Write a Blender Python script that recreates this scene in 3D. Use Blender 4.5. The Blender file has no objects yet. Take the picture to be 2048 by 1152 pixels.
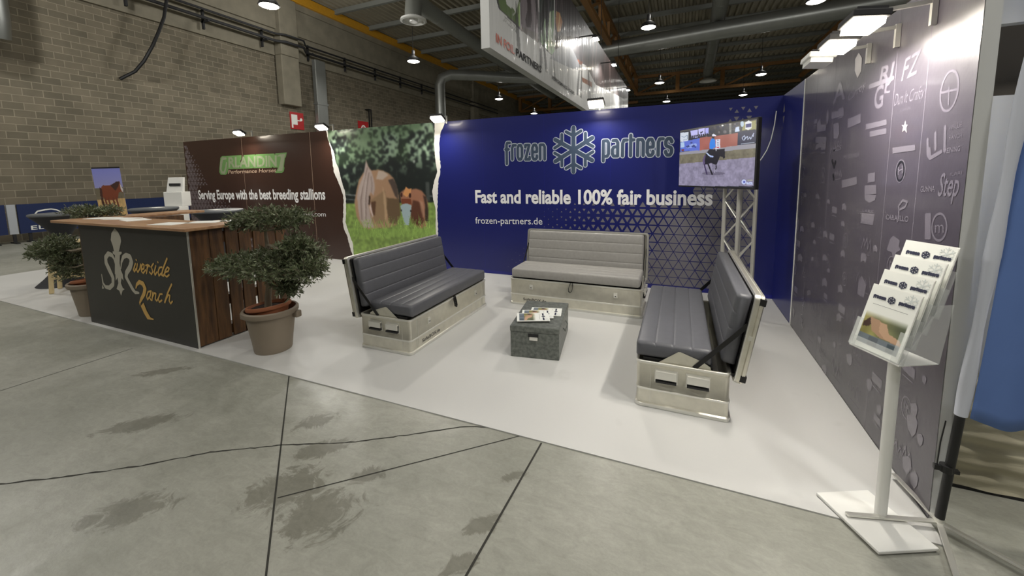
import bpy, bmesh, math, random
import numpy as np
from mathutils import Vector, Matrix
random.seed(7); rng = np.random.default_rng(7)
PI = math.pi
col = bpy.context.scene.collection
# ------------------------------------------------------------------ camera
FPX, PPY, YAW, PITCH, ROLL = 795.125, 437.26, 0.402108, -0.110676, -0.015847
CAM = np.array([-1.096154, -5.744595, 1.616078])
_f = np.array([-math.sin(YAW)*math.cos(PITCH), math.cos(YAW)*math.cos(PITCH), math.sin(PITCH)])
_r0 = np.array([math.cos(YAW), math.sin(YAW), 0.0]); _u0 = np.cross(_r0, _f)
CR = math.cos(ROLL)*_r0 + math.sin(ROLL)*_u0
CU = -math.sin(ROLL)*_r0 + math.cos(ROLL)*_u0
CD = _f
cd = bpy.data.cameras.new('camera'); cam = bpy.data.objects.new('camera', cd); col.objects.link(cam)
cd.sensor_fit = 'HORIZONTAL'; cd.sensor_width = 36.0; cd.lens = 36.0*FPX/2048.0
cd.shift_y = -(576.0-PPY)/2048.0; cd.clip_start = 0.05; cd.clip_end = 200
M = Matrix(((CR[0], CU[0], -CD[0], CAM[0]), (CR[1], CU[1], -CD[1], CAM[1]), (CR[2], CU[2], -CD[2], CAM[2]), (0, 0, 0, 1)))
cam.matrix_world = M
bpy.context.scene.camera = cam
# ------------------------------------------------------------------ world, exposure
sc = bpy.context.scene
sc.view_settings.view_transform = 'Standard'; sc.view_settings.look = 'None'
sc.view_settings.gamma = 1.0; sc.view_settings.use_curve_mapping = False
sc.view_settings.exposure = -0.06
w = bpy.data.worlds.new('hall_air'); sc.world = w; w.use_nodes = True
w.node_tree.nodes['Background'].inputs[0].default_value = (0.80, 0.86, 1.0, 1)
w.node_tree.nodes['Background'].inputs[1].default_value = 0.02
HALL_LAMP_W = 430.0
FLOOD_W = 17.0
# ------------------------------------------------------------------ measuring helpers
def ray(px, py):
    return CD + (px-1024)/FPX*CR + (PPY-py)/FPX*CU
def at(px, py, ax=2, v=0.0):
    d = ray(px, py); t = (v-CAM[ax])/d[ax]
    return Vector(CAM + t*d)
class Plane:
    """flat surface with its own u (right) v (up) axes, n towards the viewer"""
    def __init__(s, O, U, V=(0, 0, 1)):
        s.O = Vector(O); s.U = Vector(U).normalized(); s.V = Vector(V).normalized(); s.N = s.U.cross(s.V)
    def px(s, x, y):
        d = Vector(ray(x, y)); c = Vector(CAM); p = c + d*((s.O-c).dot(s.N)/d.dot(s.N))
        return ((p-s.O).dot(s.U), (p-s.O).dot(s.V))
    def p(s, u, v, n=0.0):
        return s.O + s.U*u + s.V*v + s.N*n
# ------------------------------------------------------------------ object helpers
def link(name, me, m=None, parent=None, kind=None, label=None):
    o = bpy.data.objects.new(name, me); col.objects.link(o)
    if m is not None and len(me.materials) == 0: me.materials.append(m)
    if parent is not None: o.parent = parent
    if kind: o['kind'] = kind
    if label: o['label'] = label
    return o
def thing(name, label, cat, loc=(0, 0, 0), rz=0.0, group=None):
    o = bpy.data.objects.new(name, None); col.objects.link(o)
    o.empty_display_size = 0.1; o.location = loc; o.rotation_euler = (0, 0, rz)
    o['label'] = label; o['category'] = cat
    if group: o['group'] = group
    return o
def tag(o, label, cat, group=None, kind=None):
    o['label'] = label; o['category'] = cat
    if group: o['group'] = group
    if kind: o['kind'] = kind
    return o
def copy_tree(o, parent=None):
    c = o.copy(); col.objects.link(c)
    if parent is not None: c.parent = parent
    for ch in list(o.children): copy_tree(ch, c)
    return c
class MB:
    def __init__(s): s.v = []; s.f = []
    def add(s, vs, fs):
        n = len(s.v); s.v += [tuple(v) for v in vs]; s.f += [tuple(i+n for i in f) for f in fs]; return s
    def box(s, x0, y0, z0, x1, y1, z1):
        vs = [(x0, y0, z0), (x1, y0, z0), (x1, y1, z0), (x0, y1, z0), (x0, y0, z1), (x1, y0, z1), (x1, y1, z1), (x0, y1, z1)]
        return s.add(vs, [(3, 2, 1, 0), (4, 5, 6, 7), (0, 1, 5, 4), (1, 2, 6, 5), (2, 3, 7, 6), (3, 0, 4, 7)])
    def bar(s, a, b, wx, wy=None, up=(0, 0, 1)):
        """square bar between two points"""
        wy = wy or wx; a = Vector(a); b = Vector(b); d = (b-a).normalized(); u = Vector(up)
        if abs(d.dot(u)) > 0.98: u = Vector((1, 0, 0))
        x = d.cross(u).normalized(); y = x.cross(d).normalized()
        vs = [p + x*sx*wx/2 + y*sy*wy/2 for p in (a, b) for sx, sy in ((-1, -1), (1, -1), (1, 1), (-1, 1))]
        return s.add(vs, [(3, 2, 1, 0), (4, 5, 6, 7), (0, 1, 5, 4), (1, 2, 6, 5), (2, 3, 7, 6), (3, 0, 4, 7)])
    def tube(s, pts, r, n=12, cap=True):
        pts = [Vector(p) for p in pts]; k = len(pts); rs = r if hasattr(r, '__len__') else [r]*k
        rings = []; px = None
        for i, p in enumerate(pts):
            d = (pts[min(i+1, k-1)] - pts[max(i-1, 0)]).normalized()
            if px is None:
                px = d.cross(Vector((0, 0, 1)) if abs(d.z) < .9 else Vector((1, 0, 0))).normalized()
            px = (px - d*px.dot(d)).normalized(); py = d.cross(px)
            rings.append([p + (px*math.cos(2*PI*j/n) + py*math.sin(2*PI*j/n))*rs[i] for j in range(n)])
        vs = [v for rg in rings for v in rg]; fs = []
        for i in range(k-1):
            for j in range(n):
                a = i*n+j; b = i*n+(j+1) % n; fs.append((a, b, b+n, a+n))
        if cap: fs.append(tuple(range(n-1, -1, -1))); fs.append(tuple((k-1)*n+j for j in range(n)))
        return s.add(vs, fs)
    def lathe(s, prof, n=40, cx=0, cy=0):
        """prof: list of (radius, z)"""
        vs = [(cx+r*math.cos(2*PI*j/n), cy+r*math.sin(2*PI*j/n), z) for r, z in prof for j in range(n)]; fs = []
        for i in range(len(prof)-1):
            for j in range(n):
                a = i*n+j; b = i*n+(j+1) % n; fs.append((a, b, b+n, a+n))
        if prof[0][0] > 1e-4: fs.append(tuple(range(n-1, -1, -1)))
        if prof[-1][0] > 1e-4: fs.append(tuple((len(prof)-1)*n+j for j in range(n)))
        return s.add(vs, fs)
    def loft(s, rings, close=True, cap=True):
        k = len(rings); n = len(rings[0]); vs = [v for r in rings for v in r]; fs = []
        for i in range(k-1):
            for j in range(n if close else n-1):
                a = i*n+j; b = i*n+(j+1) % n; fs.append((a, b, b+n, a+n))
        if cap: fs.append(tuple(range(n-1, -1, -1))); fs.append(tuple((k-1)*n+j for j in range(n)))
        return s.add(vs, fs)
    def me(s, name, smooth=False, bevel=0.0, seg=2, merge=False):
        me = bpy.data.meshes.new(name); me.from_pydata(s.v, [], s.f); me.update()
        bm = bmesh.new(); bm.from_mesh(me)
        if merge: bmesh.ops.remove_doubles(bm, verts=bm.verts, dist=1e-4)
        bmesh.ops.recalc_face_normals(bm, faces=bm.faces)
        if bevel > 0:
            es = [e for e in bm.edges if len(e.link_faces) == 2 and e.calc_face_angle(0) > 0.6]
            bmesh.ops.bevel(bm, geom=es, offset=bevel, segments=seg, profile=0.5, affect='EDGES', clamp_overlap=True)
        bm.to_mesh(me); bm.free()
        if smooth:
            for p in me.polygons: p.use_smooth = True
            try: me.set_sharp_from_angle(angle=math.radians(40))
            except Exception: pass
        return me
    def obj(s, name, m, parent=None, smooth=False, bevel=0.0, seg=2, merge=False, kind=None, label=None):
        return link(name, s.me(name, smooth, bevel, seg, merge), m, parent, kind, label)
# flat artwork on a Plane ------------------------------------------------------
class Art:
    def __init__(s, pl, n): s.pl = pl; s.n0 = n; s.k = 0; s.v = []; s.f = []
    @property
    def n(s): return s.n0 + (s.k % 50)*.000012
    def poly(s, pts):
        s.k += 1
        from mathutils.geometry import tessellate_polygon
        tris = tessellate_polygon([[Vector((a, b, 0)) for a, b in pts]])
        k = len(s.v); s.v += [s.pl.p(a, b, s.n) for a, b in pts]
        for t in tris: s.f.append(tuple(i+k for i in t))
        return s
    def pxpoly(s, pts, o=(0, 0), sc=1.0):
        return s.poly([s.pl.px(o[0]+x/sc, o[1]+y/sc) for x, y in pts])
    def disc(s, c, r, n=12, ry=None):
        ry = ry or r
        return s.poly([(c[0]+r*math.cos(2*PI*i/n), c[1]+ry*math.sin(2*PI*i/n)) for i in range(n)])
    def ring(s, c, r, ry, wd, n=28):
        k = len(s.v)
        for i in range(n):
            a = 2*PI*i/n
            s.v += [s.pl.p(c[0]+r*math.cos(a), c[1]+ry*math.sin(a), s.n), s.pl.p(c[0]+(r-wd)*math.cos(a), c[1]+(ry-wd)*math.sin(a), s.n)]
        for i in range(n):
            a = k+2*i; b = k+2*((i+1) % n); s.f.append((a, b, b+1, a+1))
        return s
    def stroke(s, pts, wd, cap=True):
        """round-jointed line; wd a number or one width per point"""
        ws = wd if hasattr(wd, '__len__') else [wd]*len(pts)
        for i in range(len(pts)-1):
            a = Vector(pts[i]); b = Vector(pts[i+1]); d = b-a
            if d.length < 1e-6: continue
            d.normalize(); nn = Vector((-d.y, d.x)); wa, wb = ws[i]/2, ws[i+1]/2
            k = len(s.v); s.k += 1
            s.v += [s.pl.p(*(a+nn*wa), s.n), s.pl.p(*(a-nn*wa), s.n), s.pl.p(*(b-nn*wb), s.n), s.pl.p(*(b+nn*wb), s.n)]
            s.f.append((k, k+1, k+2, k+3))
        for i, p in enumerate(pts):
            if cap or 0 < i < len(pts)-1: s.disc(p, ws[i]/2*0.999, 10)
        return s
    def pxstroke(s, pts, wd, o=(0, 0), sc=1.0, fat=1.0):
        """pts as (x,y) or (x,y,width in picture pixels*sc)"""
        q = [s.pl.px(o[0]+p[0]/sc, o[1]+p[1]/sc) for p in pts]
        if len(pts[0]) == 3:
            ws = []
            for p in pts:
                a = s.pl.px(o[0]+p[0]/sc, o[1]+p[1]/sc); b = s.pl.px(o[0]+p[0]/sc, o[1]+(p[1]+p[2])/sc)
                ws.append(abs(a[1]-b[1])*fat)
        else: ws = wd
        return s.stroke(q, ws)
    def text(s, txt, u0, u1, v0, cap, bold=0.0, shear=0.0):
        """text whose box spans u0..u1, baseline v0, capital height cap"""
        vs, fs, capn = text_geo(txt, bold)
        xs = [a for a, b in vs]; x0, x1 = min(xs), max(xs); sx = (u1-u0)/(x1-x0); sy = cap/capn; k = len(s.v)
        for a, b in vs: s.v.append(s.pl.p(u0+(a-x0)*sx + shear*b*sy, v0+b*sy, s.n))
        for f in fs: s.f.append(tuple(i+k for i in f))
        return s
    def pxtext(s, txt, a, b, cappx, bold=0.0, shear=0.0):
        """baseline from picture point a to b on the plane, capital height in picture pixels (at a)"""
        vs, fs, capn = text_geo(txt, bold)
        A = Vector(s.pl.px(*a)); B = Vector(s.pl.px(*b)); T = Vector(s.pl.px(a[0], a[1]-cappx)); cap = (T-A).length
        d = (B-A); L = d.length; d.normalize(); nn = Vector((-d.y, d.x))
        xs = [p[0] for p in vs]; x0, x1 = min(xs), max(xs); k = len(s.v)
        for p in vs:
            q = A + d*((p[0]-x0)*L/(x1-x0)+shear*p[1]*cap/capn) + nn*(p[1]*cap/capn); s.v.append(s.pl.p(q.x, q.y, s.n))
        for f in fs: s.f.append(tuple(i+k for i in f))
        return s
    def obj(s, name, m, parent=None, label=None, inv=None):
        me = bpy.data.meshes.new(name); vs = s.v
        if inv is not None: vs = [inv @ Vector(v) for v in vs]
        me.from_pydata([tuple(v) for v in vs], [], s.f); me.update()
        return link(name, me, m, parent, None, label)
_tc = {}
def text_geo(txt, bold=0.0):
    key = (txt, bold)
    if key in _tc: return _tc[key]
    def geo(t, b):
        cu = bpy.data.curves.new('lettering', 'FONT'); cu.body = t; cu.size = 1.0; cu.offset = b; cu.resolution_u = 3
        o = bpy.data.objects.new('lettering', cu); col.objects.link(o)
        bpy.context.view_layer.update()
        me = bpy.data.meshes.new_from_object(o.evaluated_get(bpy.context.evaluated_depsgraph_get()))
        vs = [(v.co.x, v.co.y) for v in me.vertices]; fs = [tuple(p.vertices) for p in me.polygons]
        bpy.data.objects.remove(o); bpy.data.curves.remove(cu); bpy.data.meshes.remove(me)
        return vs, fs
    vs, fs = geo(txt, bold); hv, _ = geo('H', bold)
    _tc[key] = (vs, fs, max(b for a, b in hv)); return _tc[key]
# ------------------------------------------------------------------ materials
def lin(c):
    return tuple(((x/255)/12.92 if x/255 <= 0.04045 else ((x/255+0.055)/1.055)**2.4) for x in c)
def mat(name, rgb, rough=0.5, metal=0.0, spec=0.5, noise=0.0, nscale=8.0, bump=0.0, bscale=40.0, coat=0.0, alpha=1.0, trans=0.0, rgb2=None, thresh=None, stretch=(1, 1, 1), rvar=0.0):
    m = bpy.data.materials.new(name); m.use_nodes = True; nt = m.node_tree; b = nt.nodes['Principled BSDF']
    c = lin(rgb); b.inputs['Base Color'].default_value = (*c, 1)
    b.inputs['Roughness'].default_value = rough; b.inputs['Metallic'].default_value = metal
    b.inputs['Specular IOR Level'].default_value = spec; b.inputs['Coat Weight'].default_value = coat
    b.inputs['Coat Roughness'].default_value = 0.1
    b.inputs['Alpha'].default_value = alpha; b.inputs['Transmission Weight'].default_value = trans
    tc = nt.nodes.new('ShaderNodeTexCoord'); mp = nt.nodes.new('ShaderNodeMapping'); mp.inputs['Scale'].default_value = stretch
    nt.links.new(tc.outputs['Object'], mp.inputs['Vector'])
    if noise > 0 or rgb2:
        n = nt.nodes.new('ShaderNodeTexNoise'); n.inputs['Scale'].default_value = nscale; n.inputs['Detail'].default_value = 6
        nt.links.new(mp.outputs[0], n.inputs['Vector'])
        r = nt.nodes.new('ShaderNodeValToRGB')
        lo, hi = thresh or (0.3, 0.7)
        r.color_ramp.elements[0].position = lo; r.color_ramp.elements[1].position = hi
        if rgb2: a, d = c, lin(rgb2)
        else: a = tuple(x*(1-noise) for x in c); d = tuple(min(1, x*(1+noise)) for x in c)
        r.color_ramp.elements[0].color = (*a, 1); r.color_ramp.elements[1].color = (*d, 1)
        nt.links.new(n.outputs['Fac'], r.inputs['Fac']); nt.links.new(r.outputs['Color'], b.inputs['Base Color'])
        if rvar > 0:
            mr = nt.nodes.new('ShaderNodeMapRange'); mr.inputs['To Min'].default_value = max(0, rough-rvar); mr.inputs['To Max'].default_value = rough+rvar
            nt.links.new(n.outputs['Fac'], mr.inputs['Value']); nt.links.new(mr.outputs[0], b.inputs['Roughness'])
    if bump > 0:
        n2 = nt.nodes.new('ShaderNodeTexNoise'); n2.inputs['Scale'].default_value = bscale; n2.inputs['Detail'].default_value = 4
        nt.links.new(mp.outputs[0], n2.inputs['Vector'])
        bp = nt.nodes.new('ShaderNodeBump'); bp.inputs['Strength'].default_value = bump; bp.inputs['Distance'].default_value = 0.02
        nt.links.new(n2.outputs['Fac'], bp.inputs['Height']); nt.links.new(bp.outputs[0], b.inputs['Normal'])
    return m
def emis(name, rgb, strength):
    m = bpy.data.materials.new(name); m.use_nodes = True; b = m.node_tree.nodes['Principled BSDF']
    b.inputs['Base Color'].default_value = (*lin(rgb), 1); b.inputs['Emission Color'].default_value = (*lin(rgb), 1)
    b.inputs['Emission Strength'].default_value = strength; return m
def attr_mat(name, rough=0.4, emit=0.0, coat=0.0, bump=0.0, bscale=6.0, stretch=(1, 1, 1)):
    m = bpy.data.materials.new(name); m.use_nodes = True; nt = m.node_tree; b = nt.nodes['Principled BSDF']
    a = nt.nodes.new('ShaderNodeAttribute'); a.attribute_name = 'Col'
    b.inputs['Roughness'].default_value = rough; b.inputs['Coat Weight'].default_value = coat; b.inputs['Coat Roughness'].default_value = .08
    if emit > 0:
        b.inputs['Base Color'].default_value = (0.01, 0.01, 0.01, 1)
        nt.links.new(a.outputs['Color'], b.inputs['Emission Color']); b.inputs['Emission Strength'].default_value = emit
    else: nt.links.new(a.outputs['Color'], b.inputs['Base Color'])
    if bump > 0:
        tc = nt.nodes.new('ShaderNodeTexCoord'); mp = nt.nodes.new('ShaderNodeMapping'); mp.inputs['Scale'].default_value = stretch
        n2 = nt.nodes.new('ShaderNodeTexNoise'); n2.inputs['Scale'].default_value = bscale; n2.inputs['Detail'].default_value = 3
        n2.inputs['Distortion'].default_value = 1.2
        nt.links.new(tc.outputs['Object'], mp.inputs[0]); nt.links.new(mp.outputs[0], n2.inputs['Vector'])
        bp = nt.nodes.new('ShaderNodeBump'); bp.inputs['Strength'].default_value = bump; bp.inputs['Distance'].default_value = 0.08
        nt.links.new(n2.outputs['Fac'], bp.inputs['Height']); nt.links.new(bp.outputs[0], b.inputs['Normal'])
        nt.links.new(bp.outputs[0], b.inputs['Coat Normal'])
    return m
# ------------------------------------------------------------------ printed pictures, painted vertex by vertex
def vnoise(h, w_, cells, seed):
    g = np.random.default_rng(seed); gx = max(2, int(cells*w_/h)); gy = max(2, int(cells)); a = g.random((gy+2, gx+2))
    y = np.linspace(0, gy, h); x = np.linspace(0, gx, w_); yi = y.astype(int); xi = x.astype(int)
    fy = (y-yi)[:, None]; fx = (x-xi)[None, :]; fy = fy*fy*(3-2*fy); fx = fx*fx*(3-2*fx)
    A = a[np.ix_(yi, xi)]; B = a[np.ix_(yi, xi+1)]; Cc = a[np.ix_(yi+1, xi)]; D = a[np.ix_(yi+1, xi+1)]
    return (A*(1-fx)+B*fx)*(1-fy)+(Cc*(1-fx)+D*fx)*fy
class Paint:
    def __init__(s, w_, h, base, mp=None):
        s.w, s.h = w_, h; s.a = np.ones((h, w_, 3))*np.array(base, float)
        s.Y, s.X = np.mgrid[0:h, 0:w_]; s.X = s.X/(w_-1.0); s.Y = s.Y/(h-1.0); s.mp = mp or (lambda x, y: (x, y))
    def mask(s, pts):
        P = [s.mp(*p) for p in pts]; m = np.zeros((s.h, s.w), bool); n = len(P)
        for i in range(n):
            x1, y1 = P[i]; x2, y2 = P[(i+1) % n]
            if y1 == y2: continue
            c = ((y1 > s.Y) != (y2 > s.Y)) & (s.X < (x2-x1)*(s.Y-y1)/(y2-y1)+x1); m ^= c
        return m
    def put(s, m, c, al=1.0):
        m = m.astype(float)[..., None]*al; s.a = s.a*(1-m)+np.array(c, float)*m
    def poly(s, pts, c, al=1.0): s.put(s.mask(pts), c, al)
    def rect(s, x0, y0, x1, y1, c, al=1.0): s.poly([(x0, y0), (x1, y0), (x1, y1), (x0, y1)], c, al)
    def blur(s, n=1):
        for _ in range(n):
            p = np.pad(s.a, ((1, 1), (1, 1), (0, 0)), 'edge'); s.a = (p[:-2, 1:-1]+p[2:, 1:-1]+p[1:-1, :-2]+p[1:-1, 2:]+2*p[1:-1, 1:-1])/6
    def ell(s, cx, cy, rx, ry, c, al=1.0, soft=0.0):
        s.poly([(cx+rx*math.cos(t*PI/12), cy+ry*math.sin(t*PI/12)) for t in range(24)], c, al)
    def line(s, pts, wd, c, al=1.0):
        for (x1, y1), (x2, y2) in zip(pts[:-1], pts[1:]):
            L = math.hypot(x2-x1, y2-y1) or 1; nx, ny = -(y2-y1)/L*wd/2, (x2-x1)/L*wd/2
            s.poly([(x1+nx, y1+ny), (x2+nx, y2+ny), (x2-nx, y2-ny), (x1-nx, y1-ny)], c, al)
    def shade(s, m, cells, amt, seed=1):
        n = (vnoise(s.h, s.w, cells, seed)-.5)*2*amt; s.a = np.where(m[..., None], s.a*(1+n[..., None]), s.a)
    def mesh(s, name, corner):
        """corner(u,v) -> point, v downwards"""
        vs = [tuple(corner(i/(s.w-1), j/(s.h-1))) for j in range(s.h) for i in range(s.w)]
        fs = [(j*s.w+i, (j+1)*s.w+i, (j+1)*s.w+i+1, j*s.w+i+1) for j in range(s.h-1) for i in range(s.w-1)]
        me = bpy.data.meshes.new(name); me.from_pydata(vs, [], fs); me.update()
        at_ = me.color_attributes.new('Col', 'FLOAT_COLOR', 'POINT')
        c = np.clip(s.a, 0, 255)/255.0; l = np.where(c <= 0.04045, c/12.92, ((c+0.055)/1.055)**2.4)
        buf = np.ones((s.h*s.w, 4), np.float32); buf[:, :3] = l.reshape(-1, 3); at_.data.foreach_set('color', buf.ravel())
        return me

# palette ------------------------------------------------------------------
M_alu = mat('brushed_aluminium', (214, 211, 198), rough=0.36, metal=0.78, noise=0.07, nscale=14, bump=0.03, bscale=120, rvar=.06)
M_alu_b = mat('bright_aluminium', (222, 221, 214), rough=0.32, metal=0.75)
M_black = mat('black_plastic', (16, 16, 18), rough=0.45)
M_rubber = mat('dark_rubber', (34, 34, 36), rough=0.7)
M_vinyl = mat('charcoal_vinyl', (88, 89, 94), rough=0.42, spec=.4, noise=0.05, nscale=20, bump=0.05, bscale=160)
M_vinyl_l = mat('grey_woven_vinyl', (150, 148, 144), rough=0.5, noise=0.06, nscale=30, bump=0.05, bscale=200)
M_white = mat('white_plastic', (224, 224, 220), rough=0.35)
M_wpaint = mat('white_panel_board', (205, 206, 204), rough=0.45)
M_paper = mat('white_paper', (238, 238, 232), rough=0.5)
M_galv = mat('galvanised_steel', (92, 96, 92), rough=0.42, metal=0.45, rgb2=(120, 124, 118), nscale=34, thresh=(.35, .65), bump=.04, bscale=60)
M_blackpanel = mat('matt_black_board', (44, 43, 40), rough=0.45, noise=0.08, nscale=3)
M_wood = mat('stained_pallet_wood', (104, 72, 40), rough=0.55, rgb2=(66, 43, 22), nscale=3.0, thresh=(.35, .65), stretch=(9, 9, 1.0), bump=0.15, bscale=14)
M_top = mat('wooden_counter_top', (186, 148, 112), rough=0.35, rgb2=(152, 112, 80), nscale=3.0, thresh=(.3, .7), stretch=(1, 7, 7))
M_pine = mat('pale_pine', (216, 196, 150), rough=0.5, noise=0.06, nscale=5, stretch=(6, 6, 1))
M_pot = mat('taupe_plastic_pot', (136, 124, 108), rough=0.55, noise=0.03)
M_terra = mat('terracotta', (158, 98, 66), rough=0.7, noise=0.1, nscale=12)
M_soil = mat('potting_soil', (44, 32, 24), rough=0.95, noise=0.4, nscale=40, bump=.8, bscale=60)
M_bark = mat('olive_bark', (128, 118, 100), rough=0.85, noise=0.2, nscale=18, bump=.4, bscale=30, stretch=(1, 1, .3))
M_leaf = mat('olive_leaf', (78, 88, 58), rough=0.5, rgb2=(146, 154, 122), nscale=26, thresh=(.45, .75))
M_spandex = mat('dark_stretch_fabric', (40, 41, 46), rough=0.75)
M_tabletop = mat('grey_table_top', (92, 96, 100), rough=0.4)
M_orange = mat('orange_painted_steel', (138, 98, 52), rough=0.55, noise=0.1)
M_yellow = mat('yellow_painted_steel', (190, 138, 34), rough=0.5, noise=0.08)
M_duct = mat('galvanised_duct', (150, 152, 148), rough=0.36, metal=0.7, noise=.06, nscale=2)
M_ductw = mat('grey_painted_duct', (118, 120, 114), rough=0.5)
M_concrete_w = mat('cast_concrete', (128, 122, 106), rough=0.85, noise=0.13, nscale=2.2, bump=.15, bscale=12)
M_deck = mat('corrugated_roof_sheet', (146, 139, 121), rough=0.6, noise=0.08, nscale=1.2)
M_dark = mat('dark_hall_cladding', (52, 48, 42), rough=0.8, noise=.15, nscale=.6)
M_lamp = emis('lamp_glass', (255, 244, 222), 45.0)
M_hlamp = emis('hall_lamp_glass', (255, 250, 235), 14.0)
M_red = mat('red_sign', (176, 38, 40), rough=0.4)
M_gold = mat('gold_vinyl', (214, 172, 92), rough=0.35, metal=.2)
M_silver = mat('silver_vinyl', (186, 182, 168), rough=0.4, metal=.2)
M_acryl = bpy.data.materials.new('clear_acrylic'); M_acryl.use_nodes = True
_b = M_acryl.node_tree.nodes['Principled BSDF']; _b.inputs['Base Color'].default_value = (.93, .96, .94, 1); _b.inputs['Roughness'].default_value = .08; _b.inputs['Alpha'].default_value = .22

# ============================================================== THE SETTING
XW = -17.92
def floor_mat():
    m = bpy.data.materials.new('polished_concrete_floor'); m.use_nodes = True; nt = m.node_tree; b = nt.nodes['Principled BSDF']
    tc = nt.nodes.new('ShaderNodeTexCoord')
    def noise(scale, detail=6, rough=.6, dist=0.0, st=(1, 1, 1)):
        mp = nt.nodes.new('ShaderNodeMapping'); mp.inputs['Scale'].default_value = st
        n = nt.nodes.new('ShaderNodeTexNoise'); n.inputs['Scale'].default_value = scale; n.inputs['Detail'].default_value = detail
        n.inputs['Roughness'].default_value = rough; n.inputs['Distortion'].default_value = dist
        nt.links.new(tc.outputs['Object'], mp.inputs[0]); nt.links.new(mp.outputs[0], n.inputs['Vector']); return n.outputs['Fac']
    def ramp(fac, p0, c0, p1, c1):
        r = nt.nodes.new('ShaderNodeValToRGB'); r.color_ramp.elements[0].position = p0; r.color_ramp.elements[1].position = p1
        r.color_ramp.elements[0].color = (*c0, 1); r.color_ramp.elements[1].color = (*c1, 1); nt.links.new(fac, r.inputs['Fac']); return r.outputs['Color']
    def mul(a, c, typ='MULTIPLY'):
        x = nt.nodes.new('ShaderNodeMix'); x.data_type = 'RGBA'; x.blend_type = typ; x.inputs['Factor'].default_value = 1
        nt.links.new(a, x.inputs['A']); nt.links.new(c, x.inputs['B']); return x.outputs['Result']
    basec = ramp(noise(.9, 8, .65, .4), .32, lin((136, 137, 127)), .68, lin((168, 168, 159)))
    fine = ramp(noise(9, 8, .7, 1.0, (1, 2.2, 1)), .3, (.80, .80, .79), .62, (1, 1, 1))
    grit = ramp(noise(60, 3, .7), .25, (.9, .9, .9), .6, (1, 1, 1))
    c = mul(mul(basec, fine), grit)
    # damp patches with ragged edges, each at its own place
    spots = [(-3.55, -4.83, .22, .10), (-2.95, -4.45, .22, .16), (-2.66, -4.5, .20, .16), (-2.62, -4.22, .12, .07), (-3.3, -3.98, .15, .09), (-1.9, -4.25, .10, .05),
             (-1.88, -3.93, .09, .04), (-1.9, -4.46, .10, .05), (-3.02, -4.15, .18, .08), (-5.1, -3.95, .25, .06), (-4.35, -4.42, .30, .08)]
    tot = None; rag = noise(7, 8, .75, 1.5)
    for (x, y, r1, r2) in spots:
        mp = nt.nodes.new('ShaderNodeMapping'); mp.vector_type = 'TEXTURE'; mp.inputs['Location'].default_value = (x, y, 0); mp.inputs['Scale'].default_value = (r1, r2, 1)
        mp.inputs['Rotation'].default_value = (0, 0, .75)
        nt.links.new(tc.outputs['Object'], mp.inputs[0])
        ln = nt.nodes.new('ShaderNodeVectorMath'); ln.operation = 'LENGTH'; nt.links.new(mp.outputs[0], ln.inputs[0])
        mr = nt.nodes.new('ShaderNodeMapRange'); mr.inputs['From Min'].default_value = 1.6; mr.inputs['From Max'].default_value = .2; nt.links.new(ln.outputs['Value'], mr.inputs['Value'])
        if tot is None: tot = mr.outputs[0]
        else:
            mx = nt.nodes.new('ShaderNodeMath'); mx.operation = 'MAXIMUM'; nt.links.new(tot, mx.inputs[0]); nt.links.new(mr.outputs[0], mx.inputs[1]); tot = mx.outputs[0]
    ad = nt.nodes.new('ShaderNodeMath'); ad.operation = 'MULTIPLY_ADD'; ad.inputs[1].default_value = .45; nt.links.new(tot, ad.inputs[0]); nt.links.new(rag, ad.inputs[2])
    st = ramp(ad.outputs[0], .70, (1, 1, 1), .80, (.60, .59, .56)); c = mul(c, st)
    nt.links.new(c, b.inputs['Base Color'])
    mr = nt.nodes.new('ShaderNodeMapRange'); mr.inputs['To Min'].default_value = .22; mr.inputs['To Max'].default_value = .58
    nt.links.new(noise(3.5, 7, .7, .8), mr.inputs['Value']); nt.links.new(mr.outputs[0], b.inputs['Roughness'])
    bp = nt.nodes.new('ShaderNodeBump'); bp.inputs['Strength'].default_value = .12; bp.inputs['Distance'].default_value = .01
    nt.links.new(noise(18, 6, .7), bp.inputs['Height']); nt.links.new(bp.outputs[0], b.inputs['Normal'])
    return m
fl = MB().box(XW, -12, -.1, 22, 62, 0).obj('floor', floor_mat(), kind='structure')
M_joint = mat('dark_joint_filler', (46, 45, 40), rough=.9)
def strip(pts, wd, jit, z=.0012):
    mb = MB(); P = []
    for a, b in zip(pts[:-1], pts[1:]):
        n = max(1, int((Vector(b)-Vector(a)).length/.03)) if jit > 0 else 1
        for k in range(n): P.append(Vector(a).lerp(Vector(b), k/n))
    P.append(Vector(pts[-1]))
    if jit > 0: P = [p + Vector((random.uniform(-jit, jit), random.uniform(-jit, jit), 0)) for p in P]
    vs = []
    for i, p in enumerate(P):
        d = (P[min(i+1, len(P)-1)]-P[max(i-1, 0)]).normalized(); n = Vector((-d.y, d.x, 0)); ww = wd*(random.uniform(.4, 1.3) if jit > 0 else 1)
        vs += [p+n*ww/2+Vector((0, 0, z)), p-n*ww/2+Vector((0, 0, z))]
    mb.add(vs, [(2*i, 2*i+1, 2*i+3, 2*i+2) for i in range(len(P)-1)]); return mb
def G(px, py): p = at(px, py); return Vector((p.x, p.y, 0))
def ext(a, b, t): return a+(b-a)*t
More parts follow.
